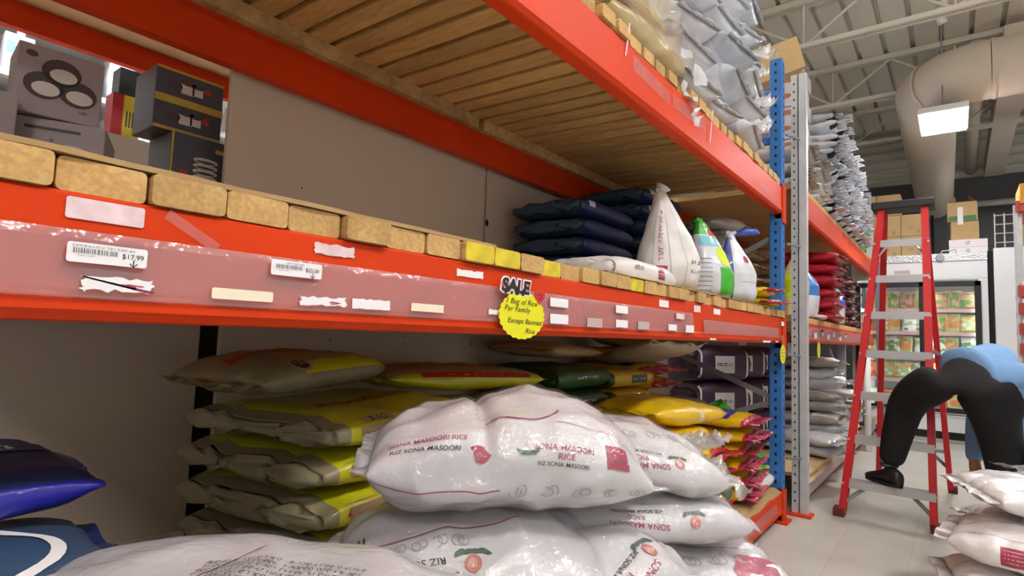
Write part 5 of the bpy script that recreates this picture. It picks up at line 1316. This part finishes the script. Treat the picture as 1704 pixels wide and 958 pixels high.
# ================================================================== LADDER
lad = thing('step_ladder', 'red fibreglass step ladder with aluminium steps standing open in the aisle', 'ladder', (4.5, .33, 0))
TZ = 1.93
def lf(k, z):   # front rails, k=0 left, 1 right
    f = z / TZ
    b = ((4.02, .578), (4.04, .10))[k]; t_ = ((4.40, .40), (4.40, .10))[k]
    t_ = ((4.42, .385), (4.42, .125))[k]
    return Vector((b[0] + (t_[0] - b[0]) * f, b[1] + (t_[1] - b[1]) * f, z))
def lr_(k, z):
    f = z / TZ
    b = ((5.25, .50), (5.25, .035))[k]; t_ = ((4.50, .375), (4.50, .135))[k]
    return Vector((b[0] + (t_[0] - b[0]) * f, b[1] + (t_[1] - b[1]) * f, z))
def rail(fn, k, w, dpt, name):
    a, b = fn(k, .02), fn(k, TZ)
    s = 1 if k == 0 else -1
    mb = MB(); mb.bar(a, b, dpt, .008, up=(0, s, 0))
    mb.bar(a + Vector((dpt / 2, -s * w / 2, 0)), b + Vector((dpt / 2, -s * w / 2, 0)), .006, w, up=(0, 1, 0)); mb.bar(a + Vector((-dpt / 2, -s * w / 2, 0)), b + Vector((-dpt / 2, -s * w / 2, 0)), .006, w, up=(0, 1, 0))
    o = mb.build(name, LADDER, lad)
    m2 = MB().box(a.x - dpt / 2 - .006, a.x + dpt / 2 + .006, a.y - w * .9, a.y + w * .9, 0, .05); m2.build('rubber_foot', RUBBER, o, bevel=.004)
    return o
rails = [rail(lf, 0, .034, .07, 'front_rail'), rail(lf, 1, .034, .07, 'front_rail'), rail(lr_, 0, .03, .055, 'rear_rail'), rail(lr_, 1, .03, .055, 'rear_rail')]
for i, z in enumerate((.215, .475, .74, 1.0, 1.245, 1.48, 1.715)):
    a, b = lf(0, z), lf(1, z)
    mb = MB()
    mb.box(a.x - .035, a.x + .05, b.y, a.y, z - .004, z); mb.box(a.x - .036, a.x - .032, b.y, a.y, z - .045, z); mb.box(a.x + .046, a.x + .05, b.y, a.y, z - .025, z)
    for q in range(6): mb.box(a.x - .03 + .013 * q, a.x - .026 + .013 * q, b.y, a.y, z, z + .002)
    st = mb.build('step', ALU, lad)
    for p in (a, b): MB().tube([(p.x - .045, p.y + .0, z - .02), (p.x - .036, p.y, z - .02)], .007, 8).build('rivet', ALU, st)
    if i == 0:
        for p, sy in ((a, -.0), (b, .0)):
            q = lf(0 if p is a else 1, .05); s = -1 if p is a else 1
            MB().bar((p.x - .01, p.y + s * .12, z - .03), (q.x, q.y + s * .01, .07), .012, .02).build('corner_brace', STEEL, lad)
    if i == 6:
        for p, s in ((a, -1), (b, 1)): MB().tube([(p.x - .03, p.y + s * .02, z - .10), (p.x - .03, p.y + s * .075, z - .03), (p.x - .03, p.y + s * .09, z - .01)], .007, 6).build('corner_brace', ALU, lad)
for z in (.30, .62, .95, 1.25):
    a, b = lr_(0, z), lr_(1, z); MB().box(a.x - .012, a.x + .012, b.y, a.y, z - .012, z + .012).build('rear_bar', ALU, lad)
for k in (0, 1):
    MB().bar(lf(k, 1.02) + Vector((.03, 0, 0)), lr_(k, .98), .006, .025, up=(0, 1, 0)).build('spreader', STEEL, lad)
    s = 1 if k else -1
    a = lr_(k, .30); q = lr_(k, .16); MB().bar(a + Vector((0, s * .12, 0)), q, .01, .02).build('corner_brace', STEEL, lad)
MB().box(4.36, 4.56, .085, .425, TZ - .005, TZ + .045).build('top_cap', BLACKP, lad, bevel=.008)

# ================================================================== FRIDGE
fx = 7.90
FY0, FY1 = -.285, .98
fr = thing('display_fridge', 'white glass-door display fridge with black door frames at the end of the aisle', 'fridge', (8.3, .35, 0))
mb = MB().box(fx + .04, fx + .8, FY0, FY1, .0, .12).box(fx, fx + .8, FY0, FY1, 1.80, 2.0).box(fx, fx + .8, FY0, FY0 + .08, .12, 1.80).box(fx, fx + .8, FY1 - .06, FY1, .12, 1.80).box(fx + .74, fx + .8, FY0, FY1, .12, 1.8).box(fx, fx + .8, FY0, FY1, .12, .30)
mb.build('cabinet', FRIDGEW, fr, bevel=.006)
MB().box(fx - .012, fx + .8, FY0, FY1, 2.0, 2.085).build('diamond_plate_top', DIAMOND, fr)
MB().tube([(fx - .03, .12, 2.04), (fx - .012, .12, 2.04)], .04, 14).build('lock', STEEL, fr)
MB().box(fx - .004, fx, .40, .55, 1.87, 1.91).build('badge', PAPER_G, fr)
MB().box(fx + .01, fx + .03, FY0 + .05, FY1 - .05, .04, .22).build('kick_grille', DARK, fr)
doors = [(FY0 + .06, .262), (.266, FY1 - .04)]
for (ya, yb) in doors:
    d = MB(); w = .055
    d.box(fx - .035, fx - .004, ya, yb, .33, .33 + w).box(fx - .035, fx - .004, ya, yb, 1.77 - w, 1.77).box(fx - .035, fx - .004, ya, ya + w, .33, 1.77).box(fx - .035, fx - .004, yb - w, yb, .33, 1.77)
    dd = d.build('glass_door', BLACKP, fr, bevel=.004)
    MB().box(fx - .022, fx - .016, ya + w, yb - w, .33 + w, 1.77 - w).build('pane', GLASS, dd)
    MB().box(fx - .065, fx - .045, (ya if ya > 0 else yb - .05) + .01, (ya if ya > 0 else yb - .05) + .035, .9, 1.25).build('handle', BLACKP, dd)
glow = mat('fridge_light', '#ffffff', .5, emit=('#f4f8ff', 14))
MB().box(fx + .02, fx + .04, .215, .25, .36, 1.74).build('light_strip', glow, fr); MB().box(fx + .02, fx + .04, FY0 + .085, FY0 + .10, .36, 1.74).build('light_strip', glow, fr)
MB().box(fx + .02, fx + .04, FY1 - .09, FY1 - .07, .36, 1.74).build('light_strip', glow, fr)
shelfz = [.34, .66, .94, 1.20, 1.46]
for z in shelfz:
    sh = MB().box(fx + .05, fx + .7, FY0 + .09, FY1 - .07, z - .012, z).build('wire_shelf', WHITE, fr)
    MB().box(fx + .042, fx + .05, FY0 + .09, FY1 - .07, z - .03, z + .012).build('price_rail', mat('rail_pinkish', '#d9b4b0', .5), sh)
fcol = [mat('food_green', '#5f8f3c', .5, coat=.3), mat('food_pale_green', '#a8b87a', .5, coat=.3), mat('food_red', '#b2433c', .5, coat=.3), mat('food_tan', '#b98f6a', .5, coat=.3), mat('food_white', '#d4d6d2', .5, coat=.3), mat('food_orange', '#cf7f3a', .5, coat=.3), mat('food_brown', '#8c5f4a', .5, coat=.3)]
pk_ = {}
for ci in range(7):
    for v in range(2):
        fc = lambda u, t, q=ci * 3 + v: min(3, max(0, int(1.2 + 3.2 * noise.noise(Vector((u * 1.9 + q * 5.3, math.cos(t) * 1.6, math.sin(t) * 1.6))))))
        pk_[ci, v] = bag_mesh('frozen_food_packet', (.20, .17)[v], (.15, .17)[v], .07, [fcol[(ci + 4) % 7], fcol[ci], fcol[ci], fcol[(ci + 2 + v) % 7]], 200 + ci * 2 + v, 22, 18, 2.5, 4, .5, .06, .012, .012, .014, .01, fc)
k = 0
rowpal = [(4, 1, 5, 4), (4, 0, 5, 1), (0, 1, 0, 4), (2, 1, 3, 4), (3, 6, 3, 4)]
for ri, z in enumerate(shelfz):
    y = FY0 + .17; c = 0
    while y < FY1 - .12:
        rr = random.Random(k)
        ci = rowpal[ri][rr.randrange(4)]
        place('frozen_food_packet', pk_[ci, rr.randrange(2)], (fx + .13 + rr.uniform(-.02, .02), y, z + .105), (0, -80, 180 + rr.uniform(-12, 12)), '%s packet in the display fridge, %s from the right on the %s shelf' % (('green', 'pale green', 'red', 'tan', 'white', 'orange', 'brown')[ci], ORDN[c], ('lowest', 'second', 'third', 'fourth', 'top')[ri]), 'packet', 'packets in the display fridge')
        y += (.125, .14, .155)[rr.randrange(3)]; k += 1; c += 1
# boxes on the fridge
for r_ in range(3):
    for c_ in range(3 if r_ < 2 else 2):
        carton(8.3, .86 - .245 * c_, 2.09 + .262 * r_, .3, .24, .258, 0, 'small brown carton on the fridge behind the ladder top, %s row, %s from the left' % (('bottom', 'middle', 'top')[r_], ORDN[c_]), CARD2, 'brown cartons on the fridge', print_=(('II', .05, .05, .06), ('NET', -.03, .1, .03)))
carton(8.25, -.13, 2.09, .32, .34, .085, 0, 'low white carton on the right of the fridge top, lower of two', PAPER, 'white cartons on the fridge', print_=(('I2', .0, .045, .05),))
carton(8.25, -.13, 2.177, .32, .34, .085, 0, 'low white carton on the right of the fridge top, upper of two', PAPER, 'white cartons on the fridge', print_=(('IZ', .0, .045, .05),))
t = carton(8.25, -.10, 2.265, .24, .25, .21, 3, 'brown carton with faint red print on the white cartons', CARD2)
t = carton(8.25, -.09, 2.48, .26, .265, .22, -3, 'open-flapped kraft carton with green base band at the top of the pile', CARD2)
MB().box(8.118, 8.12, -.215, .035, 2.485, 2.54).build('green_band', mat('box_green', '#4e7a58', .7), t)
MB().box(8.116, 8.118, -.10, -.05, 2.44, 2.64).build('shipping_label', PAPER, t)
for s in (-1, 1): MB().add([(8.13, -.09 + s * .13, 2.70), (8.37, -.09 + s * .13, 2.70), (8.37, -.09 + s * .06, 2.77), (8.13, -.09 + s * .06, 2.77)], [(0, 1, 2, 3)]).build('box_flap', CARD2, t)
MB().tube([(8.0, .12, 2.09), (8.0, .10, 2.13), (8.0, -.02, 2.14), (8.0, -.03, 2.09)], .007, 8).build('hose_loop', GALV, None, smooth=True, label='grey wire loop on the fridge top beside the white cartons', cat='hose')
MB().box(7.95, 8.9, -.335, -.29, 0, 2.1).build('dark_gap_filler', DARK, None, kind='structure')  # black box filling the gap beside the fridge with painted darkness
# white cold-room panel
MB().box(7.88, 8.0, -.62, -.335, 0, 2.12).build('cold_room_panel', FRIDGEW, None, bevel=.004, label='tall plain white panel right of the display fridge', cat='panel')
# step stool frame and box on top of it
sf = thing('wire_rack', 'small dark wire rack standing on the white panel at the right', 'rack', (8.0, -.45, 2.12))
for y in (-.36, -.44, -.52): MB().tube([(8.05, y, 2.12), (8.05, y, 2.52)], .007, 6).build('upright_wire', GALV, sf)
for z in (2.2, 2.3, 2.4, 2.5): MB().tube([(8.05, -.36, z), (8.05, -.52, z)], .006, 6).build('cross_wire', GALV, sf)
MB().box(8.0, 8.4, -.62, -.56, 2.12, 2.45).build('cardboard_box', CARD, None, label='brown carton beside the wire rack on the white panel', cat='box')

# tall blue-grey post behind the ladder
MB().box(7.3, 7.36, .62, .68, 0, 1.95).build('steel_post', mat('blue_grey_post', '#6b7683', .5, .2), None, label='blue-grey steel post behind the ladder in front of the fridge', cat='post', bevel=.004)
MB().tube([(6.6, .70, 0), (6.6, .70, 1.0)], .035, 12).build('white_post', WHITE, None, smooth=True, label='white pipe post low behind the ladder', cat='post')

# ================================================================== RIGHT SHELF
rs = thing('display_shelving', 'galvanised shelf with orange trays cut off by the right picture edge', 'shelving', (6.0, -.50, 0))
post_mesh(MB(), 6.0, 6.03, -.405, -.385, 0, 2.2, False).build('upright_post', GALV, rs); post_mesh(MB(), 6.05, 6.08, -.44, -.41, 0, 2.2, False).build('upright_post', GALV, rs); post_mesh(MB(), 6.57, 6.60, -.90, -.87, 0, 2.2, False).build('upright_post', GALV, rs); post_mesh(MB(), 6.0, 6.03, -.90, -.87, 0, 2.2, False).build('upright_post', GALV, rs)
for z in (.2, 1.0, 1.16, 1.32, 1.46, 2.14):
    MB().box(5.97, 6.6, -.9, -.42, z, z + .06).box(5.98, 6.0, -.9, -.40, z, z + .09).build('tray', mat('tray_red', '#b5402c', .5), rs); MB().box(5.99, 6.3, -.85, -.42, z + .06, z + .12).build('tray_label', PAPER, rs)
MB().box(5.95, 6.35, -.80, -.425, 2.2, 2.36).build('cardboard_box', mat('amber_carton', '#d69a3c', .7), None, label='amber carton on top of the right-hand shelf', cat='box', bevel=.003)
carton(5.6, -.62, 0, .4, .36, .30, 5, 'brown carton on the floor behind the bending person at the right', CARD2)

# ================================================================== WRAPPED BAGS AT THE RIGHT
WR = [BAGWR, BURG, INKF, PINKINK]
def redsq(x, a, r_): return [(gridrect(.085, .075, .01), x, a, r_, 1)] + [(gridrect(.07, .003, .01), x, a - .022 + .015 * i, r_, 3) for i in range(4)]
wm = [bag_mesh('rice_bag', .52, .40, .17, WR, 220 + v, 60, 46, 2.4, 2.8, .55, .15, .05, .014, .024, .024, None, None, redsq(-.10 + .05 * v, .02, .3 * v - .2) + redsq(.14, .12, .5) + [(stroke2d([(-.2 + .05 * i, .1) for i in range(6)], .003), 0, 0, 0, 2)]) for v in range(3)]
G2 = 'film-wrapped white bags at the right'
rbx = [(3.05, -.22, .09, 0, -75), (3.50, -.28, .09, 1, -80), (3.05, -.24, .26, 1, -100), (3.48, -.30, .26, 2, -70), (3.24, -.27, .43, 2, -60)]
for i, (x, y, z, v, r_) in enumerate(rbx):
    o = place('rice_bag', wm[v], (x, y, z), (6 * (-1) ** i, 5, r_), 'film-wrapped white bag with red squares in the right-hand pile, %s' % ('bottom front', 'bottom back', 'middle front', 'middle back', 'topmost')[i], 'bag', G2)
    place('clear_plastic_wrap', film_mesh('clear_plastic_wrap', .34, .36, FILM, 50 + i, .06, 22, 16, taper=.3), (-.05, 0, .09), (0, 8, 20), parent=o)
    if i > 1: place('clear_plastic_wrap', film_mesh('clear_plastic_wrap', .24, .30, FILM_W, 70 + i, .07, 18, 14, curl=.05, taper=.5), (.15, -.02, .06), (10, -20, 0), parent=o)

# ================================================================== PERSON
def skin(name, pts, edges, mats, parent=None, root=0, sub=2, label=None, cat=None, org=None):
    """pts: {key: (x, y, z, r) or (x, y, z, rx, ry)}"""
    keys = list(pts); ix = {k: i for i, k in enumerate(keys)}
    if parent is not None: org = ORG[parent]
    org = Vector(org)
    me = bpy.data.meshes.new(name)
    me.from_pydata([Vector(pts[k][:3]) - org for k in keys], [(ix[a], ix[b]) for a, b in edges], [])
    o = bpy.data.objects.new(name, me); COL.objects.link(o)
    sk = o.modifiers.new('skin', 'SKIN'); sk.use_smooth_shade = True; sk.branch_smoothing = 0.6
    for i, k in enumerate(keys):
        v = me.skin_vertices[0].data[i]; p = pts[k]
        v.radius = (p[3], p[4] if len(p) > 4 else p[3]); v.use_root = (i == root)
    sb = o.modifiers.new('sub', 'SUBSURF'); sb.levels = sub; sb.render_levels = sub
    dg = bpy.context.evaluated_depsgraph_get()
    m2 = bpy.data.meshes.new_from_object(o.evaluated_get(dg))
    o.modifiers.clear(); o.data = m2; bpy.data.meshes.remove(me)
    for m in (mats if isinstance(mats, (list, tuple)) else [mats]): m2.materials.append(m)
    for p in m2.polygons: p.use_smooth = True
    if parent is not None: o.parent = parent
    else: o.location = org
    ORG[o] = org
    return tag(o, label, cat)

SKIN = mat('skin', '#a8795c', .5); HAIR = mat('dark_hair', '#1a1614', .6)
TROU = mat('black_trousers', '#0b0b0c', .85, var=.2, vscale=10, bump=.3, bscale=14)
SHIRT = mat('blue_sweater', '#7da6d3', .8, var=.08, vscale=12, bump=.25, bscale=14)
SHOE = mat('black_shoe', '#141415', .45); SOCK = mat('grey_sock', '#3a4a5a', .8)
J = dict(pel=(3.80, -.02, .90), lh=(3.79, .075, .875), rh=(3.80, -.115, .86), lk=(4.04, .235, .715), rk=(3.93, -.185, .565), la=(4.085, .325, .31), ra=(3.93, -.225, .11),
         w=(3.95, -.06, .955), ch=(4.13, -.19, .955), nk=(4.27, -.31, .86), ls=(4.24, -.16, .86), rs=(4.14, -.36, .86), le=(4.17, -.085, .63), re=(4.06, -.30, .64), lw=(4.09, -.065, .43), rw=(3.96, -.30, .43))
bp = {k: v for k, v in J.items()}
B = {}
for k, r_ in dict(pel=.09, w=.085, ch=.10, nk=.055, lh=.055, rh=.055, lk=.04, rk=.04, la=.028, ra=.03, ls=.05, rs=.05, le=.036, re=.036, lw=.028, rw=.028).items(): B[k] = J[k] + (r_,)
E_ = [('pel', 'w'), ('w', 'ch'), ('ch', 'nk'), ('pel', 'lh'), ('pel', 'rh'), ('lh', 'lk'), ('lk', 'la'), ('rh', 'rk'), ('rk', 'ra'), ('ch', 'ls'), ('ch', 'rs'), ('ls', 'le'), ('rs', 're'), ('le', 'lw'), ('re', 'rw')]
# head
B['h1'] = (4.33, -.36, .80, .075, .085); B['h2'] = (4.39, -.41, .74, .082, .095); B['h3'] = (4.44, -.45, .69, .055, .06)
B['nose'] = (4.375, -.41, .655, .014); B['chin'] = (4.315, -.37, .70, .04)
E_ += [('nk', 'h1'), ('h1', 'h2'), ('h2', 'h3'), ('h2', 'nose'), ('h1', 'chin')]
B['earl'] = (4.395, -.33, .755, .016); B['earr'] = (4.335, -.455, .755, .016); E_ += [('h1', 'earl'), ('h1', 'earr')]
# feet and hands
B['lf'] = (4.06, .335, .262, .020); B['lt'] = (4.11, .385, .255, .016); B['rf'] = (3.92, -.225, .05, .022); B['rt'] = (4.01, -.26, .042, .016)
E_ += [('la', 'lf'), ('lf', 'lt'), ('ra', 'rf'), ('rf', 'rt')]
for s, wk, dx in (('l', 'lw', -.02), ('r', 'rw', -.05)):
    x, y, z = J[wk]
    B[s + 'p'] = (x + dx * .6, y, z - .05, .030, .022); E_.append((wk, s + 'p'))
    for k in range(4):
        fy = y + (-.027 + .018 * k); ln = (.030, .036, .034, .027)[k]
        B['%sf%da' % (s, k)] = (x + dx, fy, z - .085, .0095); B['%sf%db' % (s, k)] = (x + dx - .012, fy, z - .085 - ln, .009); B['%sf%dc' % (s, k)] = (x + dx - .035, fy, z - .095 - ln * 1.4, .008)
        E_ += [(s + 'p', '%sf%da' % (s, k)), ('%sf%da' % (s, k), '%sf%db' % (s, k)), ('%sf%db' % (s, k), '%sf%dc' % (s, k))]
    sy = 1 if s == 'r' else -1
    B[s + 't1'] = (x + dx - .02, y + sy * .035, z - .06, .011); B[s + 't2'] = (x + dx - .04, y + sy * .04, z - .095, .009); E_ += [(s + 'p', s + 't1'), (s + 't1', s + 't2')]
person = skin('person', B, E_, SKIN, None, 0, 2, 'person in a blue sweater and black trousers bending over, one foot on the ladder', 'person', (3.93, 0, 0))
T = {'w': (3.945, -.065, .945, .135, .125), 'pel': (3.80, -.02, .895, .150, .135), 'lh': (3.80, .075, .862, .130), 'rh': (3.81, -.12, .835, .130), 'lt': (3.92, .165, .79, .118), 'lk': (4.04, .235, .70, .10), 'lc': (4.062, .28, .52, .085), 'la': (4.085, .32, .325, .066),
     'rt': (3.87, -.145, .70, .115), 'rk': (3.93, -.175, .555, .098), 'rc': (3.925, -.20, .33, .085), 'ra': (3.93, -.225, .10, .075)}
trs = skin('trousers', T, [('w', 'pel'), ('pel', 'lh'), ('pel', 'rh'), ('lh', 'lt'), ('lt', 'lk'), ('lk', 'lc'), ('lc', 'la'), ('rh', 'rt'), ('rt', 'rk'), ('rk', 'rc'), ('rc', 'ra')], TROU, person, 1, 2)
m = MB().bar((3.80, -.285, .555), (3.985, -.285, .565), .012, .007); m.build('pocket_zip', PAPER_G, trs, label='pale zip line on the thigh pocket')
pk2 = MB().box(3.80, 3.97, -.292, -.27, .40, .56); pk2.build('thigh_pocket', TROU, trs, bevel=.01)
S_ = {'hem': (3.855, -.02, .945, .158, .142), 'w': (3.97, -.075, .965, .142, .12), 'ch': (4.12, -.18, .955, .158, .13), 'nk': (4.25, -.295, .875, .075), 'ls': (4.235, -.155, .865, .078), 'rs': (4.13, -.355, .865, .08), 'le': (4.17, -.085, .64, .056), 're': (4.055, -.30, .65, .064), 'lw': (4.09, -.066, .405, .042), 'rw': (3.96, -.30, .41, .05)}
skin('sweater', S_, [('hem', 'w'), ('w', 'ch'), ('ch', 'nk'), ('ch', 'ls'), ('ch', 'rs'), ('ls', 'le'), ('le', 'lw'), ('rs', 're'), ('re', 'rw')], SHIRT, person, 1, 2)
skin('hair', {'a': (4.35, -.375, .825, .065, .075), 'b': (4.42, -.435, .765, .085, .09), 'c': (4.465, -.475, .70, .06)}, [('a', 'b'), ('b', 'c')], HAIR, person, 1, 2)
for a, h, t_ in (('la', (4.045, .315, .262), (4.125, .395, .25)), ('ra', (3.905, -.22, .045), (4.04, -.275, .038))):
    A_ = J[a]; h = Vector(h); t_ = Vector(t_); mid_ = (h + t_) / 2
    d_ = (t_ - h); d_.z = 0; d_.normalize(); sd_ = Vector((-d_.y, d_.x, 0)); zb = min(h.z, t_.z) - .028
    h0 = Vector((h.x, h.y, zb)) - d_ * .075
    rings = []; N_ = 14
    for q, (fx_, wd_, ht_) in enumerate(((0, .018, .05), (.012, .032, .085), (.05, .037, .105), (.09, .038, .098), (.13, .041, .075), (.17, .046, .058), (.21, .045, .045), (.24, .034, .034), (.255, .014, .022))):
        rings.append([h0 + d_ * fx_ + sd_ * (wd_ * math.cos(2 * PI * k / N_)) + Vector((0, 0, max(0, ht_ * (.5 + .5 * math.sin(2 * PI * k / N_)) + .006))) for k in range(N_)])
    mb = MB(); vs = [v for r_ in rings for v in r_]; fs = []
    for q in range(len(rings) - 1):
        for k in range(N_): fs.append((q * N_ + k, q * N_ + (k + 1) % N_, (q + 1) * N_ + (k + 1) % N_, (q + 1) * N_ + k))
    fs += [tuple(range(N_))[::-1], tuple((len(rings) - 1) * N_ + k for k in range(N_))]
    mb.add(vs, fs); so = mb.build('shoe', SHOE, person, smooth=True)
    sp_ = [h0 + d_ * fx_ + sd_ * wd_ for fx_, wd_ in ((0, .012), (.03, .036), (.10, .038), (.18, .047), (.23, .038), (.258, .0), (.23, -.038), (.18, -.047), (.10, -.038), (.03, -.036), (0, -.012))]
    n_ = len(sp_); MB().add(sp_ + [p + Vector((0, 0, .016)) for p in sp_], [tuple(range(n_))[::-1], tuple(range(n_, 2 * n_))] + [(k, (k + 1) % n_, n_ + (k + 1) % n_, n_ + k) for k in range(n_)]).build('sole', BLACKP, so)
    MB().tube([(A_[0], A_[1], A_[2] + .03), (A_[0], A_[1], h.z + .06)], [.05, .046], 14).build('sock', SOCK, person, smooth=True)
